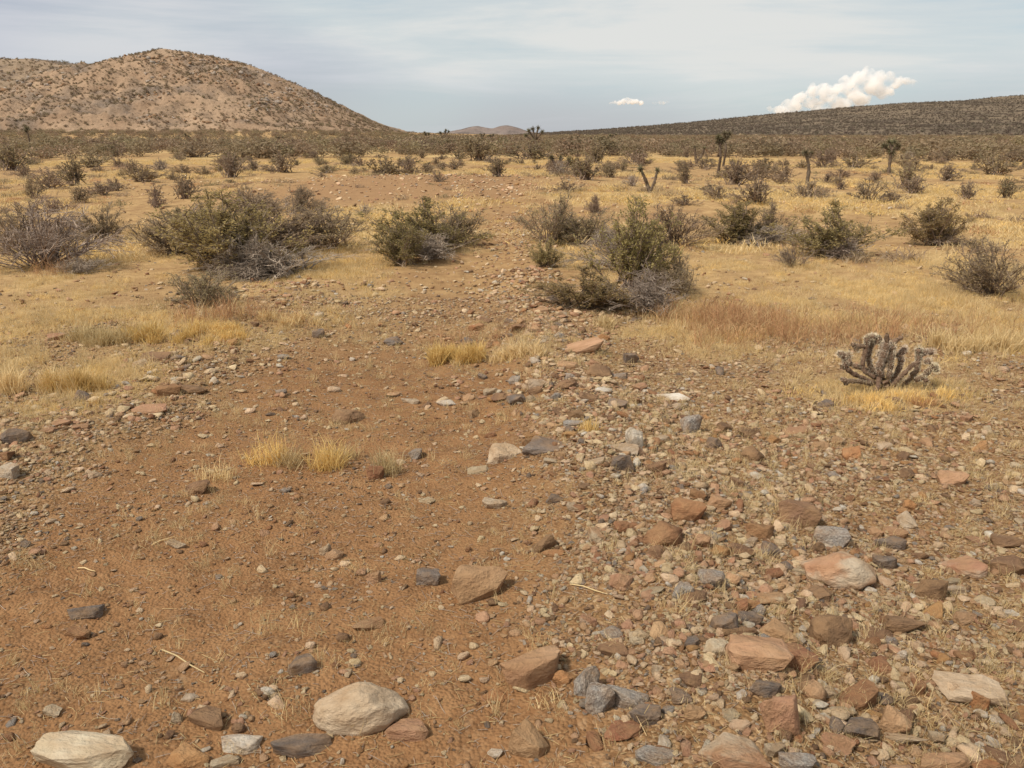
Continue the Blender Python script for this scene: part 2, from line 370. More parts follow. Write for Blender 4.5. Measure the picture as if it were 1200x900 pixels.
# ------------------------------------------------------------------ hills
def hill_mat(name, lo, hi, rocky, rk=.5, s=.02):
    M = Mat(name); p = M.add('ShaderNodeNewGeometry').outputs['Position']
    c = M.ramp(M.noise(p, s * 2.2, 8, .62), [(.3, lo), (.68, hi)])
    rkm = M.ramp(M.noise(p, s * .85, 6, .6, .6), [(rk, 0.), (rk + .12, .8)])
    rc = M.ramp(M.noise(p, s * 22, 5, .7), [(.35, tuple(v * .45 for v in rocky)), (.6, rocky)])
    c = M.mix(rkm, c, rc)
    c = M.mix(M.ramp(M.noise(p, s * 30, 4, .7), [(.5, 0.), (.66, .5)]), c, tuple(v * .55 for v in lo))
    return M.finish(c, 1., M.bump(M.noise(p, s * 12, 8, .65), .7, 1.6), .05)
def ridge_hill(name, prof, Yr, depth_f, depth_b, mat, gully, rough, nx, ny, zoff=-4, seed=5, power=1.15):
    """hill whose crest, at distance Yr, follows a list of crest points; slopes fall away to front and back"""
    P = np.array([at_depth(px, py, Yr) for px, py in prof])
    x = np.linspace(P[0, 0], P[-1, 0], nx); crest = np.interp(x, P[:, 0], P[:, 2])
    k = np.exp(-np.linspace(-2, 2, 9) ** 2); k /= k.sum(); crest = np.convolve(np.pad(crest, 4, 'edge'), k, 'valid')
    t = np.linspace(-1, 1, ny)
    T, X = np.meshgrid(t, x, indexing='ij'); C = np.broadcast_to(crest, T.shape)
    Yv = Yr + np.where(T < 0, T * depth_f, T * depth_b)
    fall = 1 - np.abs(T) ** power
    edge = np.clip((C - zoff) / max(1, (crest.max() - zoff)), 0, 1)
    gl = (np.abs(fbm(X / gully, Yv / (gully * 3), seed, 3) - .5) * 2 - .3)
    Z = zoff + (C - zoff) * fall * (1 + .16 * gl * (np.abs(T) > .06) * sstep(0, .4, np.abs(T)))
    Z += (fbm(X / (gully * .3), Yv / (gully * .3), seed + 9, 4) - .5) * rough * sstep(0, .25, fall) * (.25 + .75 * edge) * (.12 + .88 * sstep(.02, .22, np.abs(T)))
    V = np.stack([X, Yv, Z], -1).reshape(-1, 3)
    i = np.arange(ny - 1)[:, None] * nx; j = np.arange(nx - 1)[None, :]
    F = np.stack([i + j, i + j + 1, i + nx + j + 1, i + nx + j], -1).reshape(-1, 4)
    o = link(name, mesh_np(name, V, F, mat, True)); tag(o, kind='structure')
    return dict(x=x, t=t, Z=Z, Yr=Yr, df=depth_f, db=depth_b, X=X, Y=Yv)
def hill_points(h, n, rng, front=True, tmin=-1, tmax=.05):
    ix = rng.random(n) * (len(h['x']) - 1.001); tt = tmin + rng.random(n) * (tmax - tmin)
    it = (tt + 1) / 2 * (len(h['t']) - 1); i0 = it.astype(int); j0 = ix.astype(int); a = it - i0; b = ix - j0
    i1 = np.minimum(i0 + 1, len(h['t']) - 1); j1 = np.minimum(j0 + 1, len(h['x']) - 1)
    def bl(A): return (A[i0, j0] * (1 - b) + A[i0, j1] * b) * (1 - a) + (A[i1, j0] * (1 - b) + A[i1, j1] * b) * a
    return np.stack([bl(h['X']), bl(h['Y']), bl(h['Z'])], 1)
M_HILL = hill_mat('tan_hill', (.275, .18, .115), (.40, .28, .185), (.225, .178, .142), .5, .03)
M_HILL2 = hill_mat('tan_back_hill', (.235, .165, .11), (.34, .25, .17), (.15, .122, .102), .46, .03)
M_BAJ = hill_mat('scrub_slope', (.145, .11, .078), (.22, .165, .11), (.125, .097, .07), .45, .02)
M_DIST = hill_mat('distant_hill', (.19, .145, .125), (.25, .20, .175), (.15, .125, .115), .5, .004)  # greyish colour stands in for distance haze, painted into the rock
h_main = ridge_hill('hill_left', [(-200, 168), (-60, 140), (0, 121), (55, 98), (85, 86), (110, 77), (130, 70.5), (165, 62), (180, 59), (195, 56.5), (215, 60), (240, 64), (290, 75), (330, 91), (370, 109), (410, 130), (440, 145), (480, 160), (520, 168)],
                    450, 165, 260, M_HILL, 26, 8.5, 360, 150, -3, 5)
h_back = ridge_hill('hill_left_behind', [(-420, 130), (-200, 92), (-100, 79), (-30, 70), (0, 69), (40, 68.5), (62, 71), (105, 77), (140, 84), (190, 100), (300, 140), (380, 165)],
                    640, 240, 300, M_HILL2, 34, 7, 280, 120, -3, 15)
h_baj = ridge_hill('slope_right', [(520, 163), (600, 158.5), (640, 155.5), (700, 152), (800, 144), (900, 134), (1000, 125), (1060, 120.5), (1100, 119), (1135, 117.5), (1165, 113.5), (1200, 111), (1320, 101), (1500, 95), (1700, 92)],
                   1500, 1180, 1400, M_BAJ, 160, 5, 260, 140, -3, 25, 1.0)
ridge_hill('distant_hills', [(470, 160), (520, 156), (540, 151.5), (552, 148.3), (560, 147.2), (568, 149), (577, 150.6), (586, 147.6), (594, 146.5), (603, 148.2), (615, 152.5), (640, 157.5), (690, 160)],
           6000, 900, 900, M_DIST, 220, 40, 200, 50, -20, 35)

# ------------------------------------------------------------------ cumulus
def build_cloud(name, blobs, Y, label, density, seed):
    rng = np.random.default_rng(seed)
    bm = bmesh.new(); k = Y / FPX
    for (px, py, rp) in blobs:
        c = at_depth(px, py, Y)
        for _ in range(34):
            d = rng.normal(size=3); d /= np.linalg.norm(d); d[2] = abs(d[2]) * 1.1 - .2; q = rp * k
            cc = c + d * q * rng.uniform(.55, .95) * np.array([1, 1.2, .9]); rr = q * rng.uniform(.14, .42)
            bmesh.ops.create_icosphere(bm, subdivisions=2, radius=rr, matrix=Matrix.Translation(cc))
        bmesh.ops.create_icosphere(bm, subdivisions=2, radius=rp * k * .72, matrix=Matrix.Translation(c))
    me = bpy.data.meshes.new(name); bm.to_mesh(me); bm.free()
    o = link(name, me)
    md = o.modifiers.new('union', 'REMESH'); md.mode = 'VOXEL'; md.voxel_size = k * .7
    dg = bpy.context.evaluated_depsgraph_get(); me2 = bpy.data.meshes.new_from_object(o.evaluated_get(dg))
    o.modifiers.clear(); o.data = me2
    n = len(me2.vertices); co = np.zeros(n * 3, np.float32); me2.vertices.foreach_get('co', co); co = co.reshape(-1, 3)
    nr = np.zeros(n * 3, np.float32); me2.vertices.foreach_get('normal', nr); nr = nr.reshape(-1, 3)
    q = co / (k * 5)
    dn = (fbm(q[:, 0] + q[:, 1] * .7, q[:, 2] * 1.1 + q[:, 1] * .5, seed, 4) - .5)
    co += nr * (dn * k * 5)[:, None]; me2.vertices.foreach_set('co', co.ravel()); me2.update()
    M = Mat(name + '_air'); nz = M.noise(M.add('ShaderNodeNewGeometry').outputs['Position'], 1 / (k * 13.), 5, .6); v = M.add('ShaderNodeVolumePrincipled', {'Color': (1., 1., 1.), 'Density': M.math('MULTIPLY', M.ramp(nz, [(.40, 0.), (.60, 1.)]), density * 2.2), 'Anisotropy': 0.})
    M.l.new(v.outputs[0], M.out.inputs['Volume']); me2.materials.clear(); me2.materials.append(M.m)
    tag(o, label, 'cloud')
    return o
build_cloud('cumulus_cloud', [(902, 128, 4.5), (922, 121, 5), (938, 115, 8), (952, 108, 9), (966, 106, 8), (978, 108, 8), (990, 101, 10), (1004, 95, 11), (1016, 89, 9), (1030, 93, 10), (1022, 103, 12), (1044, 91, 7.5), (1000, 112, 12), (970, 117, 10), (1050, 100, 6), (1034, 108, 10), (950, 122, 8), (930, 126, 9), (960, 128, 11), (985, 124, 12), (1008, 118, 11), (915, 130, 8), (1054, 95, 6), (1062, 96, 5), (1069, 96.5, 4.5)],
            9000, 'bright white billowing cumulus cloud above the scrub covered slope', .0085, 3)
build_cloud('small_cloud', [(716, 121.5, 3), (721, 121, 3.4), (726, 120.5, 3.8), (731, 119.5, 4), (736, 119, 4.2), (741, 119.2, 4), (746, 119.8, 3.6), (751, 120.6, 3)], 9500, 'small white puff of cloud between the hills and the slope', .02, 5)
build_cloud('small_cloud', [(768, 121, 2.6), (773, 120.6, 2.6), (778, 120, 2.8), (783, 119.7, 2.4)], 9500, 'tiny thin wisp of cloud beside the small white puff', .015, 6)

# ------------------------------------------------------------------ scatter helper (stuff: geometry-node instances of prototypes)
def proto_coll(name, meshes):
    c = bpy.data.collections.new(name)
    for i, m in enumerate(meshes):
        o = bpy.data.objects.new('%s_%02d' % (name, i), m); c.objects.link(o)
    return c
def scatter(name, coll, pts, rot, scl, idx, label, cat):
    n = len(pts)
    me = bpy.data.meshes.new(name); me.vertices.add(n); me.vertices.foreach_set('co', np.asarray(pts, np.float32).ravel())
    for nm, ty, val, key in (('rot', 'FLOAT_VECTOR', rot, 'vector'), ('scl', 'FLOAT_VECTOR', scl, 'vector'), ('idx', 'INT', idx, 'value')):
        a = me.attributes.new(nm, ty, 'POINT')
        a.data.foreach_set(key, np.asarray(val, np.int32 if ty == 'INT' else np.float32).ravel())
    o = link(name, me)
    ng = bpy.data.node_groups.new(name, 'GeometryNodeTree')
    ng.interface.new_socket('Geometry', in_out='INPUT', socket_type='NodeSocketGeometry')
    ng.interface.new_socket('Geometry', in_out='OUTPUT', socket_type='NodeSocketGeometry')
    gi = ng.nodes.new('NodeGroupInput'); go = ng.nodes.new('NodeGroupOutput')
    ip = ng.nodes.new('GeometryNodeInstanceOnPoints'); ci = ng.nodes.new('GeometryNodeCollectionInfo')
    ci.inputs['Collection'].default_value = coll; ci.inputs['Separate Children'].default_value = True; ci.inputs['Reset Children'].default_value = True
    ip.inputs['Pick Instance'].default_value = True
    def na(nm, ty):
        q = ng.nodes.new('GeometryNodeInputNamedAttribute'); q.data_type = ty; q.inputs[0].default_value = nm; return q.outputs[0]
    er = ng.nodes.new('FunctionNodeEulerToRotation')
    L = ng.links.new
    L(gi.outputs[0], ip.inputs['Points']); L(ci.outputs[0], ip.inputs['Instance']); L(na('idx', 'INT'), ip.inputs['Instance Index'])
    L(na('rot', 'FLOAT_VECTOR'), er.inputs[0]); L(er.outputs[0], ip.inputs['Rotation']); L(na('scl', 'FLOAT_VECTOR'), ip.inputs['Scale'])
    L(ip.outputs[0], go.inputs[0])
    md = o.modifiers.new('scatter', 'NODES'); md.node_group = ng
    return tag(o, label, cat, kind='stuff')
def sector(n, r0, r1, half=36, rng=RNG):
    a = np.radians(rng.uniform(-half, half, n)); r = np.sqrt(rng.uniform(r0 ** 2, r1 ** 2, n))
    return r * np.sin(a), r * np.cos(a)
def on_ground(x, y, dz=0.): return np.stack([x, y, H(x, y) + dz], 1)
def spin(n, tilt=0., rng=RNG):
    return np.stack([rng.normal(0, tilt, n), rng.normal(0, tilt, n), rng.uniform(0, 6.283, n)], 1)

# ------------------------------------------------------------------ rocks
_ico = {}
def ico(sub):
    if sub not in _ico:
        bm = bmesh.new(); bmesh.ops.create_icosphere(bm, subdivisions=sub, radius=1.)
        _ico[sub] = (np.array([v.co[:] for v in bm.verts]), np.array([[v.index for v in f.verts] for f in bm.faces])); bm.free()
    return _ico[sub]
def rock_mesh(seed, kind, sub=3, mat=None):
    """broken stone: convex hull of random points, worn edges, a little relief; unit box, centred"""
    rng = np.random.default_rng(seed); n = {'r': 26, 'a': 15, 's': 18, 'p': 12, 'd': 70}[kind]
    P = rng.normal(size=(n, 3)); P /= np.linalg.norm(P, axis=1, keepdims=True); P *= rng.uniform(.78, 1.08, (n, 1))
    if kind in 'as': P = np.sign(P) * np.abs(P) ** .7
    if kind in 'sa': P[:, 2] = np.clip(P[:, 2], -.8, {'s': .42, 'a': .62}[kind] + .12 * P[:, 0] * rng.normal() + .12 * P[:, 1] * rng.normal())
    bm = bmesh.new()
    for q in P: bm.verts.new(q)
    hull = bmesh.ops.convex_hull(bm, input=bm.verts)
    bmesh.ops.delete(bm, geom=[v for v in bm.verts if not v.link_faces], context='VERTS')
    bmesh.ops.dissolve_limit(bm, angle_limit=R(7), verts=bm.verts, edges=bm.edges)
    if sub >= 3:
        bmesh.ops.bevel(bm, geom=list(bm.edges), offset={'r': .10, 'a': .03, 's': .035, 'p': .06, 'd': .09}[kind], offset_type='OFFSET', segments=3 if kind == 'r' else 2, profile=.5, affect='EDGES', clamp_overlap=True)
        bmesh.ops.triangulate(bm, faces=bm.faces)
        bmesh.ops.subdivide_edges(bm, edges=[e for e in bm.edges if e.calc_length() > .28], cuts=2, use_grid_fill=True)
        bmesh.ops.triangulate(bm, faces=bm.faces)
        bmesh.ops.subdivide_edges(bm, edges=[e for e in bm.edges if e.calc_length() > .2], cuts=1, use_grid_fill=True)
    bmesh.ops.triangulate(bm, faces=bm.faces)
    bm.normal_update()
    V = np.array([v.co[:] for v in bm.verts]); N = np.array([v.normal[:] for v in bm.verts]); bm.verts.index_update()
    F = np.array([[v.index for v in f.verts] for f in bm.faces]); bm.free()
    a, b = rng.uniform(0, 50, 2); amp = {'r': .11, 'a': .075, 's': .07, 'p': .05, 'd': .10}[kind]
    nz = fbm(V[:, 0] * 2.1 + a + V[:, 2] * 1.3, V[:, 1] * 2.1 + b - V[:, 2] * 1.1, seed, 4) - .5
    V = V + N * (nz * amp * 2.2)[:, None]
    V -= (V.max(0) + V.min(0)) / 2; V /= (V.max(0) - V.min(0))
    me = mesh_np('rock', V, F, mat, False)
    if sub >= 3:
        me.polygons.foreach_set('use_smooth', np.ones(len(F), bool))
        me.set_sharp_from_angle(angle=R(24 if kind != 'd' else 60))
    return me
SIZEW = [(.09, 'small'), (.16, 'medium'), (9, 'large')]
TNAME = {'C': 'cream', 'P': 'pinkish tan', 'B': 'dark brown', 'R': 'rust brown', 'G': 'dark grey', 'M': 'mottled grey', 'W': 'white', 'O': 'orange', 'T': 'two tone tan and white'}
SNAME = {'d': 'domed', 'r': 'rounded', 'a': 'angular', 's': 'flat'}
ROCKS = [  # centre x, lowest y, width, height in photograph pixels, stone colour, shape, own label or None
 (420, 860, 108, 66, 'C', 'd', 'largest smooth cream boulder, rounded and half sunk in bare red dirt'),
 (90, 908, 116, 40, 'C', 'a', 'long pale cream block with a flat cracked top beside the bare dirt'),
 (215, 902, 46, 26, 'O', 'r', None), (278, 884, 46, 25, 'W', 'a', 'white wedge stone between the long pale block and the cream boulder'), (262, 899, 34, 12, 'C', 's', None),
 (350, 888, 68, 26, 'G', 's', 'flat grey slab sunk in dirt just below the big cream boulder'),
 (475, 868, 54, 24, 'P', 's', 'low tan flat stone to the right of the big cream boulder'),
 (622, 808, 72, 50, 'P', 'a', 'large brownish pink block with a sloping flat top and dark underside'),
 (620, 889, 42, 40, 'P', 'a', 'upright orange pink block with a sharp front edge standing alone in dirt'),
 (660, 802, 26, 18, 'O', 'r', None), (580, 822, 28, 15, 'O', 'r', None),
 (688, 816, 30, 38, 'M', 'r', 'upright blue grey banded stone leaning beside the mottled grey stones'),
 (704, 838, 34, 38, 'M', 'a', 'speckled grey angular stone in the middle of the grey cluster'),
 (738, 833, 50, 30, 'M', 's', 'long wrinkled grey slab lying against the speckled grey stone'),
 (757, 850, 36, 25, 'G', 's', 'flat purplish grey slab tilted in front of the wrinkled grey slab'),
 (735, 867, 52, 26, 'R', 'r', 'rounded rust boulder sunk in dirt below the grey cluster'),
 (800, 826, 28, 20, 'G', 'r', None),
 (560, 703, 64, 46, 'P', 'a', 'large pointed pink rock with grey flanks standing out of bare dirt'),
 (503, 686, 30, 22, 'G', 'a', None), (437, 684, 18, 16, 'P', 'a', None), (352, 790, 34, 22, 'G', 's', 'thin dark grey slate lying flat alone on the bare dirt'), (430, 739, 36, 13, 'P', 's', None),
 (240, 852, 54, 22, 'B', 's', None), (205, 848, 14, 14, 'C', 'r', None), (313, 816, 17, 12, 'W', 'r', None), (220, 823, 20, 12, 'C', 'r', None), (60, 840, 22, 12, 'C', 'a', None),
 (95, 726, 38, 18, 'G', 'a', None), (88, 749, 34, 14, 'R', 's', None), (390, 656, 22, 14, 'P', 'r', None), (380, 651, 14, 16, 'C', 'a', None), (206, 642, 30, 10, 'C', 's', None),
 (228, 579, 30, 18, 'B', 'r', None), (8, 561, 24, 18, 'W', 'a', 'pale white stone at the left edge of the bare dirt track'), (108, 561, 16, 9, 'C', 'r', None),
 (66, 500, 34, 9, 'P', 's', None), (92, 503, 22, 7, 'P', 's', None), (75, 493, 14, 6, 'P', 's', None), (14, 521, 32, 22, 'G', 'r', 'dark purplish grey boulder at the grassy left verge of the track'), (93, 471, 20, 15, 'G', 'r', None),
 (170, 485, 40, 11, 'P', 's', None), (180, 424, 38, 12, 'B', 's', None), (195, 464, 28, 15, 'R', 'a', None), (222, 462, 34, 12, 'B', 's', None),
 (406, 497, 36, 19, 'B', 'r', 'grey brown rounded stone alone in the middle of the dirt track'), (440, 562, 20, 18, 'R', 'a', 'dark red angular stone beside the tuft of golden grass'),
 (523, 476, 22, 7, 'W', 's', None), (480, 473, 22, 7, 'C', 's', None), (580, 597, 28, 14, 'C', 'a', None),
 (590, 540, 44, 25, 'C', 'r', 'pale rounded boulder on the edge between dirt track and stony berm'),
 (638, 531, 48, 20, 'G', 'a', 'dark grey wedge stone beside the pale rounded boulder'),
 (745, 524, 21, 27, 'W', 'r', 'bright white upright quartz stone on the stony berm'),
 (730, 554, 30, 23, 'G', 'a', None), (732, 531, 34, 10, 'C', 's', None), (812, 509, 24, 25, 'M', 'a', 'pale grey upright square stone on the gravel'), (790, 470, 36, 9, 'W', 's', None), (740, 426, 18, 15, 'G', 's', None),
 (885, 541, 30, 21, 'B', 'r', None), (838, 526, 18, 15, 'G', 'r', None), (808, 612, 40, 30, 'R', 'a', None), (843, 597, 28, 18, 'P', 'a', None), (780, 640, 50, 35, 'R', 'r', 'big rust brown boulder with a rounded shoulder on the berm'),
 (735, 624, 30, 17, 'R', 'a', None), (640, 646, 32, 25, 'B', 'r', None), (648, 652, 26, 8, 'O', 's', None), (765, 698, 30, 11, 'C', 's', None), (800, 701, 26, 22, 'M', 'r', None), (728, 690, 30, 21, 'P', 'r', None),
 (940, 618, 46, 36, 'B', 'a', 'big dark purplish brown angular boulder standing in dry grass'),
 (993, 691, 82, 54, 'T', 'r', 'large two tone boulder, white on top and pink brown below'),
 (977, 641, 40, 24, 'M', 'a', 'grey brown block just behind the large two tone boulder'),
 (1046, 645, 32, 18, 'G', 's', None), (1040, 668, 26, 20, 'G', 'a', None), (1188, 642, 46, 18, 'B', 's', 'flat topped brown slab at the right edge of the gravel'), (1190, 676, 40, 27, 'B', 'r', 'dark brown rounded boulder in front of the flat topped slab'),
 (1095, 704, 34, 26, 'B', 's', None), (1122, 696, 26, 10, 'C', 's', None), (1118, 685, 18, 8, 'C', 's', None), (1156, 711, 28, 14, 'C', 'r', None), (905, 652, 28, 19, 'G', 'r', None), (872, 653, 30, 17, 'B', 'r', None),
 (845, 652, 28, 16, 'O', 'r', None), (823, 644, 20, 19, 'P', 'a', None), (892, 632, 32, 22, 'R', 'a', None), (840, 690, 38, 24, 'M', 'a', None), (815, 706, 36, 16, 'B', 'r', None), (938, 672, 24, 8, 'C', 's', None),
 (910, 713, 46, 24, 'T', 'r', None), (880, 715, 30, 16, 'O', 'r', None), (852, 741, 32, 24, 'G', 'a', None), (880, 733, 28, 19, 'G', 'a', None), (870, 745, 40, 11, 'B', 's', None), (915, 752, 42, 28, 'P', 'a', None),
 (895, 787, 74, 46, 'P', 'a', 'broad flat topped pink rock leaning against a rust brown one'), (936, 787, 46, 32, 'R', 'a', 'rust brown angular rock propping up the broad pink rock'), (845, 768, 40, 19, 'C', 'r', None),
 (980, 757, 54, 44, 'B', 'r', 'brown domed boulder with dry grass growing against its side'), (1065, 743, 50, 24, 'B', 's', None), (1035, 752, 36, 15, 'B', 'r', None), (1134, 731, 26, 16, 'P', 'a', None), (1187, 722, 18, 7, 'W', 's', None),
 (917, 861, 44, 48, 'P', 'a', 'pale tan triangular rock standing on end with a dark underside'),
 (865, 902, 78, 36, 'T', 'a', 'large block with a whitish top and reddish front face'), (935, 908, 42, 30, 'M', 'a', None), (910, 888, 24, 19, 'C', 'a', None),
 (1010, 832, 56, 32, 'R', 'a', 'reddish brown rock with a hollow under its front'), (1052, 862, 38, 34, 'P', 'a', 'square pink slab standing upright among the stones'), (1026, 844, 22, 13, 'O', 'r', None),
 (1145, 828, 76, 34, 'C', 'a', 'long bent grey tan rock at the right end of the stones'), (1150, 834, 20, 22, 'O', 'a', None), (1060, 772, 13, 12, 'W', 'r', None), (1026, 803, 17, 13, 'W', 'r', None), (1060, 822, 10, 6, 'W', 'a', None),
 (1060, 872, 54, 12, 'C', 's', None), (1098, 874, 18, 17, 'C', 'a', None), (1110, 908, 66, 26, 'P', 's', 'broad tan flat rock near the long bent rock'), (1158, 905, 32, 12, 'O', 's', None), (1195, 908, 26, 26, 'B', 'r', None),
 (970, 818, 28, 13, 'C', 's', None), (985, 882, 38, 19, 'P', 'a', None), (985, 840, 40, 11, 'C', 's', None), (1012, 870, 42, 26, 'G', 'a', None), (898, 817, 38, 21, 'G', 's', None), (815, 845, 24, 19, 'P', 'a', None),
 (770, 897, 46, 22, 'M', 'r', None), (720, 749, 32, 15, 'M', 'r', None), (720, 769, 40, 15, 'B', 's', None), (770, 791, 13, 11, 'C', 'a', None),
 (682, 413, 52, 15, 'P', 's', None), (665, 431, 26, 8, 'P', 's', None), (575, 463, 17, 9, 'C', 's', None), (628, 456, 22, 14, 'C', 'a', None), (607, 474, 26, 14, 'G', 'a', None), (588, 470, 28, 12, 'B', 'r', None), (622, 471, 12, 9, 'C', 'r', None),
 (702, 442, 34, 17, 'B', 'r', None), (748, 447, 17, 8, 'R', 'r', None), (665, 456, 26, 14, 'B', 'r', None), (675, 501, 28, 11, 'M', 's', None), (625, 515, 22, 9, 'O', 's', None), (460, 405, 22, 10, 'G', 'r', None), (372, 396, 14, 11, 'G', 'a', None),
 (970, 477, 20, 11, 'G', 'r', 'dark blue grey stone just in front of the cholla cactus'), (1070, 560, 28, 13, 'B', 'r', None), (880, 512, 26, 12, 'B', 'r', None), (935, 510, 32, 8, 'P', 's', None), (880, 640, 22, 10, 'C', 's', None), (700, 545, 22, 9, 'C', 's', None),
 (650, 590, 20, 12, 'G', 'a', None), (675, 600, 22, 10, 'C', 'a', None), (690, 470, 22, 10, 'B', 'a', None), (770, 555, 24, 16, 'B', 'a', None), (645, 545, 16, 8, 'C', 's', None), (560, 555, 26, 8, 'C', 's', None), (500, 590, 18, 9, 'C', 'r', None),
]
rock_cache = {}
def get_rock(kind, t, v):
    if (kind, t, v) not in rock_cache:
        rock_cache[(kind, t, v)] = rock_mesh(hash((kind, v)) % 9999 if False else {'r': 100, 'a': 200, 's': 300, 'd': 350}[kind] + v * 7, kind, 3, MR[t])
    return rock_cache[(kind, t, v)]
placed = []      # x, y, radius
heroes = []
rr = np.random.default_rng(77)
pend = []
def put_rock(px, py, w, h, t, k, v):
    p = ground_at(px, py); m = mpp(p)
    el = math.atan2(CAM_Z - p[2], p[1]); Wm = w * m
    D = Wm * {'r': .78, 'a': .72, 's': .6, 'd': .62}[k]
    D = min(D, (.72 if k == 's' else .9) * h * m / math.sin(el))
    hv = (h * m - D * math.sin(el) * .75) / math.cos(el)
    hv = float(np.clip(hv, .24 * Wm if k != 's' else .16 * Wm, 1.1 * Wm))
    sunk = .38 if k == 'r' else .32
    full = hv / (1 - sunk)
    yaw = rr.uniform(-.45, .45) + rr.choice([0, math.pi])
    x, y = p[0], p[1] + D * .42
    z = float(H(x, y)) + full * (.5 - sunk)
    o = link('rock', get_rock(k, t, v), None, (x, y, z), (rr.normal(0, .08), rr.normal(0, .1), yaw), (Wm * 1.06, D, full))
    placed.append((x, y, max(Wm, D) / 2)); return o, Wm, (x, y)
for i, (px, py, w, h, t, k, lab) in enumerate(ROCKS):
    o, Wm, xy = put_rock(px, py, w, h, t, k, i % 14 if lab else i % 8)
    if lab: tag(o, lab, 'rock'); heroes.append((xy, lab))
    else: pend.append((o, Wm, xy, t, k))
def short(lab):
    return lab
SHORT = {}
for xy, lab in heroes:
    s = lab.split(',')[0]
    for stop in (' with ', ' sunk ', ' lying ', ' leaning ', ' standing ', ' alone ', ' between ', ' just ', ' beside ', ' to the ', ' at the ', ' on the ', ' in the ', ' tilted ', ' against ', ' behind ', ' propping ', ' near ', ' among '):
        s = s.split(stop)[0]
    SHORT[lab] = s
used_lab = {}
for (o, Wm, xy, t, k) in pend:
    d = sorted(((xy[0] - h[0][0]) ** 2 + (xy[1] - h[0][1]) ** 2, h[1]) for h in heroes)
    sz = next(n for lim, n in SIZEW if Wm < lim)
    lab = None
    for dd, hl in d[:6]:
        c = '%s %s %s stone %s the %s' % (sz, SNAME[k], TNAME[t], 'beside' if dd < .09 else 'near', SHORT[hl])
        if len(c.split()) > 16: c = ' '.join(c.split()[:16])
        if c not in used_lab: lab = c; break
    lab = lab or c; used_lab[lab] = 1
    tag(o, lab, 'rock')
# further loose stones one can still count, on the berm, the gravel and the verge
zone_defs = [('berm', 88), ('gravel', 50), ('verge', 14)]
for zone, cnt in zone_defs:
    made = 0; tries = 0
    while made < cnt and tries < 5000:
        tries += 1
        if zone == 'berm':
            y = 1.75 + rr.random() ** 1.3 * 6.5; x = berm_x(y) + rr.normal(0, .34) + (.2 if y < 4 else 0)
        elif zone == 'gravel':
            y = 1.8 + rr.random() * 3.2; x = berm_x(y) + .4 + rr.random() * (y * .62 - .1)
        else:
            y = 3.6 + rr.random() * 3.4; x = track_x(y) - 1.5 - abs(rr.normal(0, .6))
        if abs(x) > .66 * (y + .5): continue
        wd = float(np.clip(rr.lognormal(math.log(.062 + .008 * (y - 2)), .35), .035, .16))
        if any((x - a) ** 2 + (y - b) ** 2 < (c + wd * .45) ** 2 for a, b, c in placed): continue
        t = rr.choice(list('CCPPPBBRRGGMOT')); k = rr.choice(list('raas'))
        hh = wd * (rr.uniform(.3, .45) if k == 's' else rr.uniform(.45, .75)); dp = wd * rr.uniform(.6, .95)
        o = link('rock', get_rock(k, t, int(rr.integers(0, 8))), None, (x, y, float(H(x, y)) + hh * .12), (rr.normal(0, .15), rr.normal(0, .15), rr.uniform(0, 6.28)), (wd, dp, hh))
        where = {'berm': 'lying loose on the stony berm beside the track', 'gravel': 'scattered on the gravel flat by the berm', 'verge': 'on the grassy verge across the dirt track'}[zone]
        tag(o, '%s %s stone %s' % (SNAME[k], TNAME[t], where), 'rock', '%s %s stones %s' % (SNAME[k], TNAME[t], where))
        placed.append((x, y, wd / 2)); made += 1

# gravel and pebbles: uncountable
PB = {'C': rock_mat('cream_pebble', [(.3, (.52, .355, .205)), (.6, (.68, .50, .32))], dusty=.35), 'P': rock_mat('pink_pebble', [(.3, (.38, .20, .11)), (.6, (.52, .32, .19))], dusty=.5)}
pm = [rock_mesh(900 + i * 3 + j, 'pra'[j % 3], 2 if j == 0 else 1, PB.get(t, MR[t])) for i, t in enumerate('CPBRGWMO') for j in range(3)]
PEB = proto_coll('pebble_kind', pm)
def pebble_field(specs):
    P = []; S = []; I = []
    wts = np.array([.40, .32, .07, .06, .035, .05, .025, .04]); wts /= wts.sum()
    for (n, r0, r1, half, med, sig, lo, hi, dens) in specs:
        x, y = sector(n, r0, r1, half); keep = RNG.random(n) < dens(x, y); x = x[keep]; y = y[keep]; n = len(x)
        s = np.clip(RNG.lognormal(math.log(med), sig, n), lo, hi)
        P.append(on_ground(x, y, s * .12)); S.append(np.stack([s * RNG.uniform(.8, 1.3, n), s * RNG.uniform(.6, 1, n), s * RNG.uniform(.3, .65, n)], 1))
        I.append(RNG.choice(8, n, p=wts) * 3 + RNG.integers(0, 3, n))
    P = np.vstack(P); S = np.vstack(S); I = np.concatenate(I)
    return P, spin(len(P), .25), S, I
def d_peb(x, y):
    tr = m_track(x, y); bm_ = np.exp(-((x - berm_x(y) - .15) / .6) ** 2)
    cl = sstep(.35, .65, fbm(x / .35, y / .35, 81, 3))
    d = np.where(x > berm_x(y), .85, .7) + .35 * bm_
    return np.clip(d * (1 - .84 * tr) * (.35 + .8 * cl) * (1 - .6 * m_grass(x, y)), 0, 1)
def d_path(x, y):
    a = np.exp(-((x - berm_x(y)) / .55) ** 2) + .8 * np.exp(-((x - track_x(y) + 1.7) / .8) ** 2) * (y < 9)
    return np.clip(.12 + a * (.3 + fbm(x / .8, y / .8, 83, 2)), 0, 1) * (1 - .8 * m_grass(x, y))
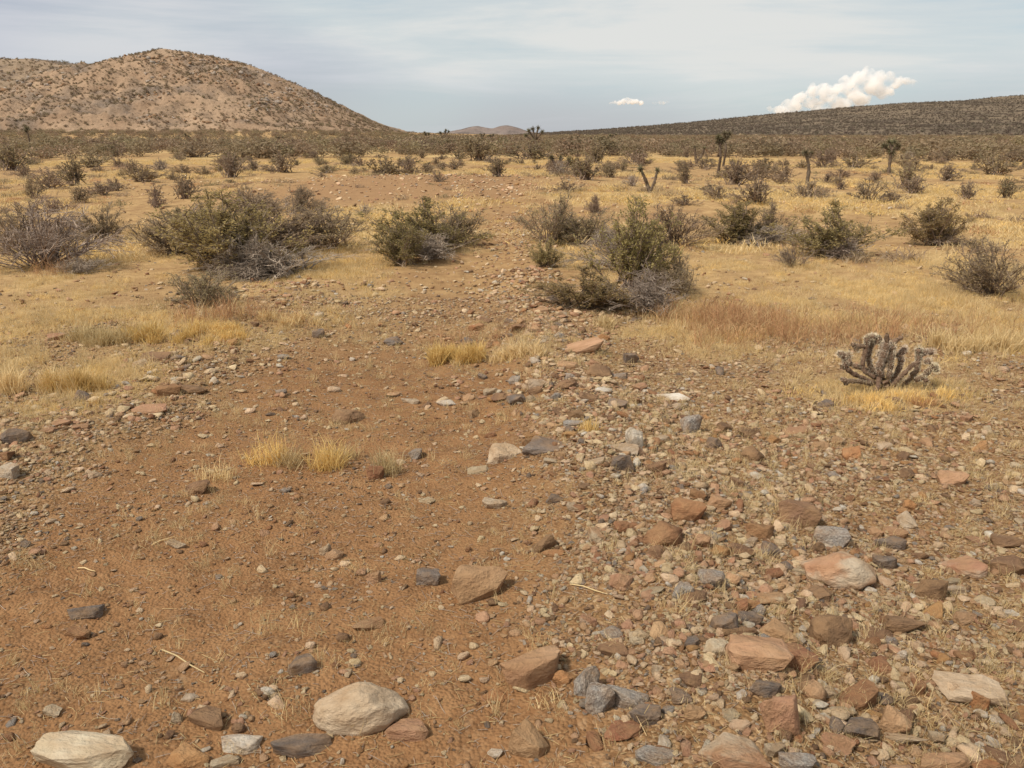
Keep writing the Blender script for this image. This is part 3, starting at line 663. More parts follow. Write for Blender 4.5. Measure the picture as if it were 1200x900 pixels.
P, Ro, S, I = pebble_field([
    (130000, 1.4, 4.2, 52, .0095, .5, .004, .03, d_peb),
    (31000, 1.4, 5.4, 50, .021, .42, .012, .055, d_peb),
    (92000, 4.2, 8.5, 42, .015, .45, .008, .04, d_peb),
    (9000, 5, 10, 36, .04, .4, .02, .10, d_path),
    (4200, 1.4, 5.5, 46, .038, .3, .028, .085, lambda x, y: np.clip((1.1 * np.exp(-((x - berm_x(y) - .2) / .55) ** 2) + .3 * (x > berm_x(y))) * (1 - .8 * m_track(x, y)), 0, 1)),
    (26000, 8.5, 17, 36, .03, .4, .015, .08, d_path),
    (9000, 17, 34, 35, .06, .4, .03, .16, lambda x, y: np.clip(.15 + m_bare(x, y) * .5 + .8 * np.exp(-((x - track_x(y)) / .8) ** 2), 0, 1))])
scatter('gravel', PEB, P, Ro, S, I, 'loose gravel and pebbles of cream, pink, brown and grey stone', 'gravel')

# ------------------------------------------------------------------ dry grass
def tuft_mesh(seed, n, spread, h, w, lean, mat, name='tuft', segs=2):
    rng = np.random.default_rng(seed)
    b = np.stack([rng.normal(0, spread, n), rng.normal(0, spread, n), np.full(n, -.01)], 1)
    d = norm(np.stack([rng.normal(0, lean, n), rng.normal(0, lean, n), np.ones(n)], 1)); L = h * rng.uniform(.45, 1.1, n)[:, None]
    bend = np.stack([rng.normal(0, .35, n), rng.normal(0, .35, n), -rng.uniform(0, .25, n)], 1)
    q = norm(np.cross(d, rng.normal(size=(n, 3)))) * w
    m = b + d * L * .55; t = b + d * L + bend * L * .6
    V = np.stack([b - q, b + q, m + q * .8, m - q * .8, t], 1).reshape(-1, 3)
    base = np.arange(n) * 5
    F = [(int(i), int(i + 1), int(i + 2), int(i + 3)) for i in base] + [(int(i + 3), int(i + 2), int(i + 4)) for i in base]
    tn = rng.random(n); return mesh_np(name, V, F, mat, False, np.concatenate([tn, tn]))
TUFT = proto_coll('tuft_kind', [tuft_mesh(1, 26, .03, .12, .0012, .35, M_STRAW), tuft_mesh(2, 34, .045, .10, .0013, .5, M_STRAW), tuft_mesh(3, 20, .02, .17, .0011, .3, M_STRAW), tuft_mesh(4, 40, .06, .09, .0014, .5, M_GOLD),
                               tuft_mesh(5, 10, .015, .07, .0009, .6, M_STRAW), tuft_mesh(6, 6, .02, .10, .0008, .7, M_REDST)])
FTUFT = proto_coll('far_tuft_kind', [tuft_mesh(11, 46, .14, .16, .004, .4, M_STRAW), tuft_mesh(12, 46, .2, .12, .005, .5, M_GOLD), tuft_mesh(13, 30, .1, .2, .004, .35, M_STRAW)])
x, y = sector(49000, 4.3, 12, 43); k = RNG.random(len(x)) < m_grass(x, y) ** 1.2 * 1.1; x, y = x[k], y[k]; n = len(x); s = RNG.uniform(.5, 1.15, n) * (.6 + .7 * fbm(x / 1.2, y / 1.2, 91, 2))
scatter('dry_grass', TUFT, on_ground(x, y), spin(n, .1), np.stack([s, s, s * RNG.uniform(.7, 1.2, n)], 1), RNG.choice(6, n, p=[.3, .28, .16, .16, .06, .04]), 'low straw coloured dry grass carpeting the flats beside the track', 'grass')
x, y = sector(60000, 12, 60, 37); k = RNG.random(len(x)) < m_grass(x, y) ** 1.1 * .9; x, y = x[k], y[k]; n = len(x); s = RNG.uniform(.5, 1.2, n)
scatter('dry_grass', FTUFT, on_ground(x, y), spin(n, .1), np.stack([s * 1.3, s * 1.3, s * .8], 1), RNG.choice(3, n), 'thin yellow grass between the shrubs of the open plain', 'grass')
# wispy sprigs among the gravel
def d_sprig(x, y): return np.clip((.25 + .75 * sstep(.45, .7, fbm(x / .4, y / .4, 95, 3))) * (1 - .6 * m_track(x, y)), 0, 1)
x, y = sector(22000, 1.4, 7.5, 50); k = RNG.random(len(x)) < d_sprig(x, y); x, y = x[k], y[k]; n = len(x); s = RNG.uniform(.2, .7, n)
scatter('sparse_grass', TUFT, on_ground(x, y), spin(n, .25), np.stack([s, s, s], 1), RNG.choice([0, 1, 2, 4, 4, 5], n), 'sparse wispy dry sprigs growing up through the gravel', 'grass')
# ankle-high subshrubs
LOWB = proto_coll('low_bush_kind', [tuft_mesh(61, 60, .10, .22, .005, .7, M_BURS), tuft_mesh(62, 50, .12, .16, .005, .8, M_REDST), tuft_mesh(63, 60, .1, .2, .005, .7, M_CREO_D)])
x, y = sector(2600, 8.5, 48, 36); k = (RNG.random(len(x)) < sstep(.42, .62, fbm(x / 3, y / 3, 97, 3))) & (np.abs(x - track_x(y)) > .8); x, y = x[k], y[k]; n = len(x); s = np.clip(RNG.lognormal(-.25, .4, n), .35, 1.8)
scatter('low_brush', LOWB, on_ground(x, y), spin(n, .1), np.stack([s, s, s * .8], 1), RNG.integers(0, 3, n), 'ankle high dry subshrubs speckling the sandy flats', 'low brush')
# rusty buckwheat stalks
STALK = proto_coll('stalk_kind', [tuft_mesh(21, 9, .04, .30, .0022, .3, M_REDST), tuft_mesh(22, 7, .05, .24, .0022, .4, M_REDST), tuft_mesh(23, 6, .03, .2, .002, .5, M_STRAW)])
pts = []
for (px, py, rx, ry, cnt) in [(870, 382, 56, 13, 400), (930, 395, 110, 12, 160), (1060, 385, 120, 16, 130), (250, 372, 60, 7, 60), (800, 372, 60, 6, 60), (300, 372, 70, 8, 50), (75, 318, 30, 4, 50), (560, 400, 60, 8, 40)]:
    c0 = ground_at(px, py); c1 = ground_at(px, py - ry)
    for _ in range(cnt):
        pts.append((c0[0] + RNG.normal(0, rx * .6) * mpp(c0), c0[1] + RNG.normal(0, .6) * (c1[1] - c0[1]), 0))
pts = np.array(pts); pts[:, 2] = H(pts[:, 0], pts[:, 1]); n = len(pts); s = RNG.uniform(.5, 1.1, n)
scatter('dry_stalks', STALK, pts, spin(n, .12), np.stack([s, s, s], 1), RNG.choice(3, n, p=[.4, .4, .2]), 'thin rust coloured dead flower stalks standing in the grass', 'dry stalks')
# straw litter and little sticks on the dirt
lit = []
for i in range(4):
    rg = np.random.default_rng(300 + i); m_ = 1
    Vv, Ff = segs_mesh([(-.5, 0, 0), (0, .04 * (i - 1.5), .02)], [(0, .04 * (i - 1.5), .02), (.5, 0, 0)], [.02, .02], [.02, .012], 3)
    lit.append(mesh_np('litter', Vv, Ff, M_STRAW if i % 2 else M_DEAD, False, np.full(len(Ff), rg.random())))
LIT = proto_coll('litter_kind', lit)
x, y = sector(21000, 1.4, 6, 50); n = len(x); s = np.clip(RNG.lognormal(math.log(.026), .5, n), .01, .12)
scatter('straw_litter', LIT, on_ground(x, y, .004), spin(n, .18), np.stack([s, np.full(n, .05), np.full(n, .05)], 1), RNG.choice(4, n), 'broken bits of straw and twig littering the bare dirt', 'litter')

def clump(px, py, w, h, mat, label, n, seed):
    p = ground_at(px, py); m = mpp(p); W_, D_, H_ = w * m, w * m * .38, h * m; rng = np.random.default_rng(seed); n = int(n * 2.0)
    nc = max(2, int(w / 9)); cx = rng.normal(0, .24, (nc, 2)) * [W_, D_]; cs = rng.uniform(.55, 1.1, nc); k = rng.integers(0, nc, n)   # a few crowns, each fanning out
    b = np.stack([cx[k, 0] + rng.normal(0, .028, n), cx[k, 1] + rng.normal(0, .028, n), np.zeros(n)], 1)
    out = np.stack([rng.normal(0, .34, n), rng.normal(0, .34, n), np.ones(n)], 1); d = norm(out); L = (H_ * cs[k] * rng.uniform(.35, 1.1, n))[:, None]
    b[:, 2] = H(b[:, 0] + p[0], b[:, 1] + p[1] + .02) - p[2] - .006
    q = norm(np.cross(d, rng.normal(size=(n, 3)))) * .0016 * max(1, p[1] / 4)
    brk = np.where(rng.random((n, 1)) < .22, 1., .35); bend = np.stack([rng.normal(0, .5, n), rng.normal(0, .5, n), -rng.uniform(.05, .5, n)], 1) * brk
    mm = b + d * L * .6; t = b + d * L + bend * L * .6
    V = np.stack([b - q, b + q, mm + q * .8, mm - q * .8, t], 1).reshape(-1, 3); bs = np.arange(n) * 5
    F = [(int(i), int(i + 1), int(i + 2), int(i + 3)) for i in bs] + [(int(i + 3), int(i + 2), int(i + 4)) for i in bs]; tn = rng.random(n)
    o = link('grass_clump', mesh_np('grass_clump', V, F, mat, False, np.concatenate([tn, tn])), None, p + np.array([0, .02, 0]))
    return tag(o, label, 'grass')
clump(540, 424, 84, 30, M_GOLD, 'bright golden grass tuft at the far end of the bare dirt', 900, 41)
clump(605, 420, 80, 26, M_STRAW, 'pale straw tuft between the golden tuft and the stony berm', 420, 52)
clump(120, 402, 120, 26, M_STRAW, 'wide pale straw tuft at the end of the yellow patch', 800, 53)
clump(190, 400, 110, 28, M_GOLD, 'wide bright golden tuft in the middle of the yellow patch', 900, 54)
clump(255, 394, 80, 22, M_GOLD, 'low golden tuft beside the rusty stalks under the sparse shrub', 480, 55)
clump(335, 380, 80, 20, M_STRAW, 'low straw tuft between the sparse shrub and the track', 420, 56)
clump(45, 460, 110, 40, M_STRAW, 'tall straw tuft behind the dark boulder of the verge', 520, 57)
clump(105, 458, 80, 38, M_GOLD, 'yellow tuft above the pink flat stones of the verge', 420, 58)
clump(1140, 410, 130, 34, M_STRAW, 'wide straw tuft in the grass past the cholla', 700, 59)
clump(318, 543, 42, 46, M_GOLD, 'taller golden grass tuft at the left of the trio in the track', 130, 42)
clump(345, 548, 48, 36, M_STRAW, 'thin straw grass tuft between the two golden tufts in the track', 110, 43)
clump(378, 551, 44, 48, M_GOLD, 'golden upright grass tuft next to the thin straw one', 140, 44)
clump(408, 538, 26, 26, M_STRAW, 'short pale grass tuft beside the trio of tufts in the track', 60, 45)
clump(458, 556, 36, 40, M_STRAW, 'upright straw grass tuft behind the dark red stone', 110, 46)
clump(265, 562, 60, 34, M_STRAW, 'wispy brown grass tuft by the dark brown stone on bare dirt', 60, 47)
clump(690, 506, 26, 22, M_GOLD, 'small golden tuft on the stony berm by the white quartz', 70, 48)
clump(1030, 476, 150, 22, M_GOLD, 'wide golden grass patch around the foot of the cholla cactus', 500, 49)
clump(1072, 476, 50, 20, M_REDST, 'rusty brown stems in the grass beside the cholla', 90, 50)
clump(715, 384, 50, 20, M_STRAW, 'pale grass tuft at the foot of the tall olive shrub', 160, 51)

# ------------------------------------------------------------------ shrubs
def bez(a, b, c, t): return a * (1 - t) ** 2 + 2 * b * t * (1 - t) + c * t * t
def shrub(seed, kind, lod):
    """unit shrub: about 1 wide, 1 high -> (stem mesh, foliage mesh or None)"""
    rng = np.random.default_rng(seed)
    hi = lod == 0
    nst = {'creosote': 38, 'olive': 40, 'brown': 44, 'dead': 60, 'twiggy': 30}[kind]
    if not hi: nst = nst * 3 // 5
    P0, P1, R0, R1 = [], [], [], []; LC, LD = [], []
    rs = .0085 if hi else .012
    # a few off-centre sub-clumps give an uneven outline
    lob = [(rng.uniform(0, 6.28), rng.uniform(.5, 1.15), rng.uniform(.58, 1.06)) for _ in range(5)]
    for s in range(nst):
        az, lr, lh = lob[s % 5]; az = az + rng.normal(0, .55)
        u = rng.random() ** (.6 if kind in ('brown', 'dead') else .75)
        rt = .55 * u * lr * rng.uniform(.85, 1.15)
        ht = (1 - (.55 if kind == 'creosote' else .72) * u ** 2.2) * lh * rng.uniform(.72, 1.)
        if kind == 'dead': ht *= rng.uniform(.7, 1.15)
        o = np.array([math.cos(az), math.sin(az), 0.])
        a = o * rt * .28 * rng.random() + np.array([rng.normal(0, .06), rng.normal(0, .06), -.02]); c = o * rt + np.array([0, 0, ht])
        if kind == 'dead' and rng.random() < .5: b = o * rt * .6 + np.array([0, 0, ht * 1.25]); c[2] *= rng.uniform(.5, .95)
        else: b = o * rt * .42 + np.array([0, 0, ht * .42]) + rng.normal(0, .03, 3)
        ts = np.linspace(0, 1, 7 if hi else 5); pts = np.array([bez(a, b, c, t) for t in ts]) + rng.normal(0, .012, (len(ts), 3)) * ts[:, None]
        for i in range(len(ts) - 1):
            P0.append(pts[i]); P1.append(pts[i + 1]); R0.append(rs * (1.15 - ts[i] * .8)); R1.append(rs * (1.15 - ts[i + 1] * .8))
        nb = (9 if hi else 6)
        for _ in range(nb):
            t = rng.uniform(.14, 1.) ** .8; p = bez(a, b, c, t); tang = bez(a, b, c, min(1, t + .05)) - bez(a, b, c, max(0, t - .05))
            d = norm(norm(tang) * 1.0 + rng.normal(0, .55, 3) + np.array([0, 0, .25 if kind != 'dead' else -.05])); L = rng.uniform(.08, .2) * (1.25 - .5 * t)
            q = p + d * L; P0.append(p); P1.append(q); R0.append(rs * .42); R1.append(rs * .22)
            for __ in range(4 if hi else 2):
                e = rng.uniform(.25, 1); p2 = p + d * L * e; d2 = norm(d + rng.normal(0, .6, 3)); L2 = rng.uniform(.03, .085)
                P0.append(p2); P1.append(p2 + d2 * L2); R0.append(rs * .26); R1.append(rs * .14)
                if kind in ('creosote', 'olive', 'brown'):
                    nl = {'creosote': 7, 'olive': 4, 'brown': 3}[kind] if hi else {'creosote': 6, 'olive': 4, 'brown': 4}[kind]
                    for ___ in range(nl):
                        LC.append(p2 + d2 * L2 * rng.random() + rng.normal(0, .014, 3)); LD.append(d2 + rng.normal(0, .7, 3))
    P0 = np.array(P0); P1 = np.array(P1)
    V, F = segs_mesh(P0, P1, R0, R1, 3)
    smat = {'dead': M_DEAD, 'twiggy': M_STEM, 'brown': M_STEM}.get(kind, M_STEM)
    V[:, 2] = np.maximum(V[:, 2], -.03)
    st = mesh_np(kind + '_stems', V, F, smat)
    fo = None
    if LC:
        LC = np.array(LC); n = len(LC); ls = (.0155 if hi else .034) * {'creosote': 1.15, 'olive': 1., 'brown': .95}[kind]
        L = ls * rng.uniform(.6, 1.3, n); V, F = leaves_mesh(LC, np.array(LD), L * 1.4, L * .75, rng)
        tint = np.clip(rng.normal(.45, .25, n), 0, 1)
        fo = mesh_np(kind + '_foliage', V, F, {'creosote': M_CREO, 'olive': M_CREO_D, 'brown': M_BURS}[kind], False, tint)
    return st, fo
SH = {}
for kd, nv in (('creosote', 3), ('olive', 3), ('brown', 3), ('dead', 2), ('twiggy', 1)):
    for v in range(nv): SH[(kd, 0, v)] = shrub(500 + 13 * v + len(kd), kd, 0)
for kd, nv in (('creosote', 2), ('olive', 3), ('brown', 4), ('dead', 2)):
    for v in range(nv): SH[(kd, 1, v)] = shrub(700 + 17 * v + len(kd), kd, 1)
NVAR = {(a, b): max(k[2] for k in SH if k[:2] == (a, b)) + 1 for (a, b, _) in SH}
SHRUB_XY = []
def put_shrub(p, wid, hei, kind, lod, label, group, name='desert_shrub', v=None):
    v = int(RNG.integers(0, NVAR[(kind, lod)])) if v is None else v % NVAR[(kind, lod)]
    st, fo = SH[(kind, lod, v)]
    e = link(name, None, None, p, (RNG.normal(0, .07), RNG.normal(0, .07), RNG.uniform(0, 6.28)), (wid, wid, hei)); e.empty_display_size = .1
    tag(e, label, 'shrub', group)
    link('stems', st, e)
    if fo: link('foliage', fo, e)
    SHRUB_XY.append((p[0], p[1], wid / 2)); return e
CR, OL, BR, DE, TW = 'creosote', 'olive', 'brown', 'dead', 'twiggy'
SHRUBS = [  # x, base y, width, height in photograph pixels, kind, label
 (30, 318, 125, 84, DE, 'tangle of bare silver grey brush at the edge of the yellow grass'),
 (10, 300, 90, 62, OL, 'olive shrub half hidden behind the silver grey brush'),
 (92, 322, 60, 22, DE, 'low purplish dead brush spilling beside the silver grey tangle'),
 (112, 286, 74, 44, OL, 'small loose olive brown shrub on its own in yellow grass'),
 (262, 327, 155, 100, CR, 'big dense green creosote bush, the darkest of the large clump'),
 (292, 300, 165, 84, OL, 'tall hazy olive bush standing behind the dense green creosote'),
 (198, 302, 105, 56, OL, 'olive bush leaning against the dense green creosote'),
 (325, 328, 150, 44, DE, 'sprawling dead grey branches arching out beside the green creosote'),
 (296, 326, 80, 62, DE, 'upright silver dead stems in the middle of the large clump'),
 (228, 366, 92, 50, OL, 'small sparse shrub with pale stems in front of the green creosote'),
 (378, 294, 92, 54, OL, 'rounded olive brown bush next to the dead arching branches'),
 (343, 251, 56, 36, BR, 'brown feathery bush behind the large clump'),
 (285, 248, 60, 30, BR, 'grey brown bush half hidden behind the tall olive bush'),
 (470, 314, 78, 56, CR, 'low green creosote at the foot of the bushy pair beside the track'),
 (500, 300, 112, 68, CR, 'full green creosote bush beside the narrowing track'),
 (535, 288, 90, 48, OL, 'grey olive bush tucked behind the green creosote by the track'),
 (648, 288, 72, 60, OL, 'loose olive bush across the track from the green creosote'),
 (642, 315, 42, 36, CR, 'little dark green bush at the stony edge of the track'),
 (690, 290, 84, 42, OL, 'low grey olive bush linking two taller bushes'),
 (742, 346, 96, 112, CR, 'tall narrow olive green creosote, tallest of the right hand group'),
 (690, 366, 112, 50, CR, 'low spreading green bush at the foot of the tall narrow creosote'),
 (770, 370, 112, 56, DE, 'grey tangle of dead twigs below the tall narrow creosote'),
 (795, 292, 90, 52, OL, 'grey olive bush behind the tall narrow creosote'),
 (805, 350, 74, 56, OL, 'dull grey green bush beside the tangle of dead twigs'),
 (752, 320, 110, 60, DE, 'pale dead branches in the heart of the right hand group'),
 (505, 306, 90, 34, DE, 'grey dead twigs under the full green creosote by the track'),
 (250, 322, 110, 40, DE, 'dead twigs showing under the dense green creosote'),
 (1000, 304, 80, 28, DE, 'dead twigs under the round green bush'),
 (885, 289, 80, 24, DE, 'low dead twigs under the wide flat topped olive bush'),
 (1110, 289, 60, 24, DE, 'pale dead twigs at the grey base of the upright olive bush'),
 (720, 300, 70, 34, OL, 'hazy olive shrub between the low grey bush and the tall creosote'),
 (230, 296, 80, 60, OL, 'feathery olive shrub rising behind the dense green creosote'),
 (701, 250, 24, 24, BR, 'tiny upright brown shrub behind the low grey olive bush'),
 (872, 289, 92, 50, CR, 'wide flat topped olive bush in the yellow grass'),
 (905, 284, 60, 46, OL, 'grey feathery bush joined to the wide flat topped one'),
 (995, 305, 104, 66, CR, 'round green bush with a dead twiggy shrub in front'),
 (935, 314, 58, 32, TW, 'dark leafless twiggy shrub in front of the round green bush'),
 (1108, 289, 76, 56, CR, 'upright olive bush with a grey base in yellow grass'),
 (1182, 350, 92, 76, OL, 'large brown olive bush at the edge of the yellow grass'),
]
for i, (px, py, w, h, kd, lab) in enumerate(SHRUBS):
    p = ground_at(px, py); m = mpp(p); wid = w * m * 1.3
    q = np.array([p[0], p[1] + wid * .22, 0]); q[2] = float(H(q[0], q[1])) - .01
    nm = {CR: 'creosote_bush', OL: 'desert_shrub', BR: 'desert_shrub', DE: 'dead_brush', TW: 'dead_brush'}[kd]
    put_shrub(q, wid, h * m * 1.12, kd, 0, lab, None, nm, i)
MIDS = [(1072, 227, 48, 22, BR), (1134, 234, 36, 24, BR), (1176, 232, 40, 26, OL), (1168, 205, 52, 30, OL), (1110, 212, 40, 22, BR), (888, 212, 50, 30, OL), (915, 216, 36, 20, BR), (1000, 198, 44, 28, OL), (965, 197, 34, 22, BR), (1027, 214, 26, 16, BR),
 (585, 207, 40, 24, OL), (688, 211, 56, 30, OL), (664, 224, 34, 18, BR), (803, 240, 30, 18, BR), (835, 225, 36, 14, BR), (60, 221, 46, 32, BR), (92, 217, 52, 34, OL), (120, 228, 44, 20, BR), (170, 213, 46, 26, OL), (214, 233, 44, 32, BR),
 (181, 243, 28, 28, BR), (272, 208, 46, 32, BR), (268, 196, 50, 22, OL), (330, 202, 50, 24, BR), (383, 203, 36, 14, OL), (452, 207, 56, 30, OL), (482, 206, 34, 24, BR), (40, 232, 24, 34, OL), (58, 249, 40, 24, BR), (15, 200, 60, 34, OL), (110, 196, 50, 22, OL),
 (515, 213, 22, 14, BR), (410, 193, 26, 20, OL), (745, 190, 40, 22, OL), (700, 192, 36, 26, OL), (620, 187, 60, 28, OL), (560, 188, 60, 26, OL), (805, 215, 30, 26, OL), (985, 222, 20, 10, BR), (960, 233, 22, 20, BR), (130, 182, 60, 20, OL), (310, 184, 70, 20, OL), (230, 184, 60, 22, BR), (1060, 196, 40, 20, OL), (1190, 190, 44, 20, BR)]
ZL = {CR: 'green creosote bush', OL: 'dull olive shrub', BR: 'grey brown shrub', DE: 'leafless grey brush'}
LANDMARK = [(ground_at(841, 208), 'the slim joshua tree pair'), (ground_at(944, 214), 'the dark leaning joshua trunk'), (ground_at(1041, 205), 'the round headed joshua tree'), (ground_at(760, 226), 'the V forked joshua tree'), (ground_at(657, 205), 'the clumped young yucca'),
            (ground_at(1108, 270), 'the upright olive bush in yellow grass'), (ground_at(500, 280), 'the full green creosote by the track'), (ground_at(590, 208), 'the crest of the bare bank'), (ground_at(20, 280), 'the silver grey brush'), (ground_at(300, 270), 'the large creosote clump')]
def put_mid(p, wid, hei, kd):
    shape = 'wide low' if hei < .56 * wid else ('tall' if hei > .72 * wid else 'rounded')
    size = 'small' if wid < .75 else ('big' if wid > 1.35 else 'mid sized')
    d, nm = min((float(np.hypot(p[0] - q[0], p[1] - q[1])), n_) for q, n_ in LANDMARK)
    side = 'hill' if p[0] < float(track_x(p[1])) else 'slope'
    where = 'near ' + nm if d < 4.5 else ('on the near flats, %s side' % side if p[1] < 24 else 'on the open sandy plain, %s side' % side if p[1] < 42 else 'in the far scrub belt, %s side' % side)
    lab = '%s %s %s %s' % (size, shape, ZL[kd], where)
    put_shrub(p, wid, hei, kd, 1, lab, lab.replace(ZL[kd], ZL[kd] + ' group'))
for (px, py, w, h, kd) in MIDS:
    p = ground_at(px, py); m = mpp(p)
    put_mid(p, w * m * 1.2, h * m * 1.02, kd)
made = 0; tries = 0; NRAND = 300 - len(SHRUBS) - len(MIDS)
def shrub_density(x, y):
    return (.25 + .75 * sstep(.4, .62, fbm(np.asarray(x) / 9, np.asarray(y) / 9, 131, 3))) * (1 - .9 * m_bare(x, y))
while made < NRAND and tries < 20000:
    tries += 1
    rad = math.sqrt(RNG.uniform(15 ** 2, 66 ** 2)); an = math.radians(RNG.uniform(-35, 35)); x, y = rad * math.sin(an), rad * math.cos(an)
    if RNG.random() > float(shrub_density(x, y)) * (.35 + .65 * sstep(20, 48, rad)): continue
    if abs(x - float(track_x(y))) < 1.6 and y < 45: continue
    wid = float(np.clip(RNG.lognormal(math.log(.98), .36), .4, 2.1)); hei = wid * RNG.uniform(.36, .62)
    if any((x - a) ** 2 + (y - b) ** 2 < (c + wid * .4) ** 2 for a, b, c in SHRUB_XY): continue
    kd = str(RNG.choice([OL, BR, BR, OL, DE, CR], p=[.3, .25, .2, .15, .05, .05])); p = np.array([x, y, float(H(x, y)) - .01])
    put_mid(p, wid, hei, kd); made += 1

# distant scrub: reads as one mass
def far_shrub(seed, n, mat, sz):
    rng = np.random.default_rng(seed); lob = rng.normal(0, .22, (4, 3)) * np.array([1, 1, .35]) + np.array([0, 0, .42])
    c = lob[rng.integers(0, 4, n)] + norm(rng.normal(size=(n, 3))) * (rng.random((n, 1)) ** .5) * np.array([.34, .34, .42])
    c[:, 2] = np.abs(c[:, 2]); V, F = leaves_mesh(c, rng.normal(size=(n, 3)) + np.array([0, 0, .6]), sz * rng.uniform(.6, 1.3, n), sz * .5 * rng.uniform(.6, 1.3, n), rng)
    return mesh_np('far_shrub', V, F, mat, False, np.clip(rng.normal(.45, .28, n), 0, 1))
FSH = proto_coll('scrub_kind', [far_shrub(i, 260, M_FAR, .13) for i in range(6)])
FSD = proto_coll('slope_scrub_kind', [far_shrub(20 + i, 70, M_FARD, .28) for i in range(5)])
FSH2 = proto_coll('hill_scrub_kind', [far_shrub(40 + i, 80, M_FAR, .26) for i in range(5)])
def scr(n): s = np.clip(RNG.lognormal(0, .3, n), .5, 1.9); return s
x1, y1 = sector(4200, 62, 170, 38); x2, y2 = sector(8000, 170, 420, 38); x3, y3 = sector(3000, 420, 900, 38)
x = np.concatenate([x1, x2, x3]); y = np.concatenate([y1, y2, y3]); k = RNG.random(len(x)) < (.35 + .65 * sstep(.38, .6, fbm(x / 22, y / 12, 141, 3))); x, y = x[k], y[k]; n = len(x)
s = scr(n) * 1.35
scatter('distant_scrub', FSH, on_ground(x, y, -.02), spin(n), np.stack([s * 1.2, s * 1.2, s * .72], 1), RNG.integers(0, 6, n), 'dense dark belt of desert scrub across the far plain', 'scrub')
P = hill_points(h_main, 19000, RNG); P = P[(P[:, 2] > 1.5) & (RNG.random(len(P)) < .35 + .9 * sstep(.4, .62, fbm(P[:, 0] / 18, P[:, 1] / 40, 171, 3)))]; n = len(P); s = scr(n) * .92
scatter('hillside_scrub', FSH2, P, spin(n), np.stack([s, s, s * .8], 1), RNG.integers(0, 5, n), 'dark shrubs dotted over the tan hill', 'scrub')
P = hill_points(h_back, 6000, RNG); P = P[P[:, 2] > 1.5]; n = len(P); s = scr(n) * 1.5
scatter('hillside_scrub', FSH2, P, spin(n), np.stack([s, s, s * .8], 1), RNG.integers(0, 5, n), 'dark shrubs on the ridge behind the tan hill', 'scrub')
P = hill_points(h_baj, 46000, RNG, tmax=.02); P = P[(P[:, 2] > -.5) & (P[:, 0] > -40) & (P[:, 0] < P[:, 1] * .72)]; n = len(P); s = scr(n) * 1.7
scatter('slope_scrub', FSD, P, spin(n), np.stack([s * 1.1, s * 1.1, s * .8], 1), RNG.integers(0, 5, n), 'dark scrub covering the long slope that rises to the right', 'scrub')
# outcrops of boulders on the hill
BOUL = proto_coll('boulder_kind', [rock_mesh(400 + i, 'a', 2, MR['B' if i % 2 else 'M']) for i in range(4)])
P = np.vstack([hill_points(h_main, 9000, RNG, tmax=-.06), hill_points(h_back, 6000, RNG)])
f = fbm(P[:, 0] / 26, (P[:, 1] + P[:, 2] * 2) / 26, 151, 3); f = f + .1 * sstep(-205, -260, P[:, 0]); P = P[(f > .57) & (P[:, 2] > 6)]; n = len(P); s = np.clip(RNG.lognormal(-.15, .5, n), .3, 2.6)
scatter('hill_boulders', BOUL, P, spin(n, .3), np.stack([s, s, s * .7], 1), RNG.integers(0, 4, n), 'dark boulders and outcrops breaking through the hillside', 'boulders')

# ------------------------------------------------------------------ joshua trees
def rosette_mesh(seed, n=80, L=.26, w=.016):
    rng = np.random.default_rng(seed); d = norm(rng.normal(size=(n, 3)) + np.array([0, 0, .35])); l = L * rng.uniform(.6, 1.05, n)[:, None]
    q = norm(np.cross(d, rng.normal(size=(n, 3)))) * w
    V = np.stack([d * .02 - q, d * .02 + q, d * l], 1).reshape(-1, 3); F = (np.arange(n) * 3)[:, None] + np.array([[0, 1, 2]])
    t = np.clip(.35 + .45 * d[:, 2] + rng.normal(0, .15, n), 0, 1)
    return mesh_np('leaf_rosette', V, F, M_YUCCA, False, t)
ROS = [rosette_mesh(i) for i in range(3)]
def limb_mesh(pts, r0, r1, seed, skirt=True, sides=7):
    rng = np.random.default_rng(seed); pts = np.array(pts, float)
    k = 5; fine = np.array([np.array([np.interp(t, np.arange(len(pts)), pts[:, a]) for a in range(3)]) for t in np.linspace(0, len(pts) - 1, k * (len(pts) - 1) + 1)])
    rad = np.linspace(r0, r1, len(fine)) * rng.uniform(.88, 1.15, len(fine))
    V, F = segs_mesh(fine[:-1], fine[1:], rad[:-1], rad[1:], sides)
    if skirt:      # shaggy dead leaves hugging the limb
        n = 26 * len(pts); t = rng.random(n) * (len(fine) - 1); i = t.astype(int); p = fine[i] + (fine[np.minimum(i + 1, len(fine) - 1)] - fine[i]) * (t - i)[:, None]
        a = rng.uniform(0, 6.28, n); o = np.stack([np.cos(a), np.sin(a), np.zeros(n)], 1); rr_ = rad[i][:, None]
        b = p + o * rr_ * .9; tip = b + o * rr_ * .9 * rng.uniform(.3, 1, (n, 1)) + np.array([0, 0, -1]) * rr_ * 2.2 * rng.uniform(.5, 1, (n, 1)); q = np.stack([-np.sin(a), np.cos(a), np.zeros(n)], 1) * .014
        V2 = np.stack([b - q, b + q, tip, tip], 1).reshape(-1, 3); F2 = (np.arange(n) * 4)[:, None] + np.array([[0, 1, 2, 3]]) + len(V)
        V = np.vstack([V, V2]); F = np.vstack([F, F2])
    return mesh_np('limb', V, F, M_BARK)
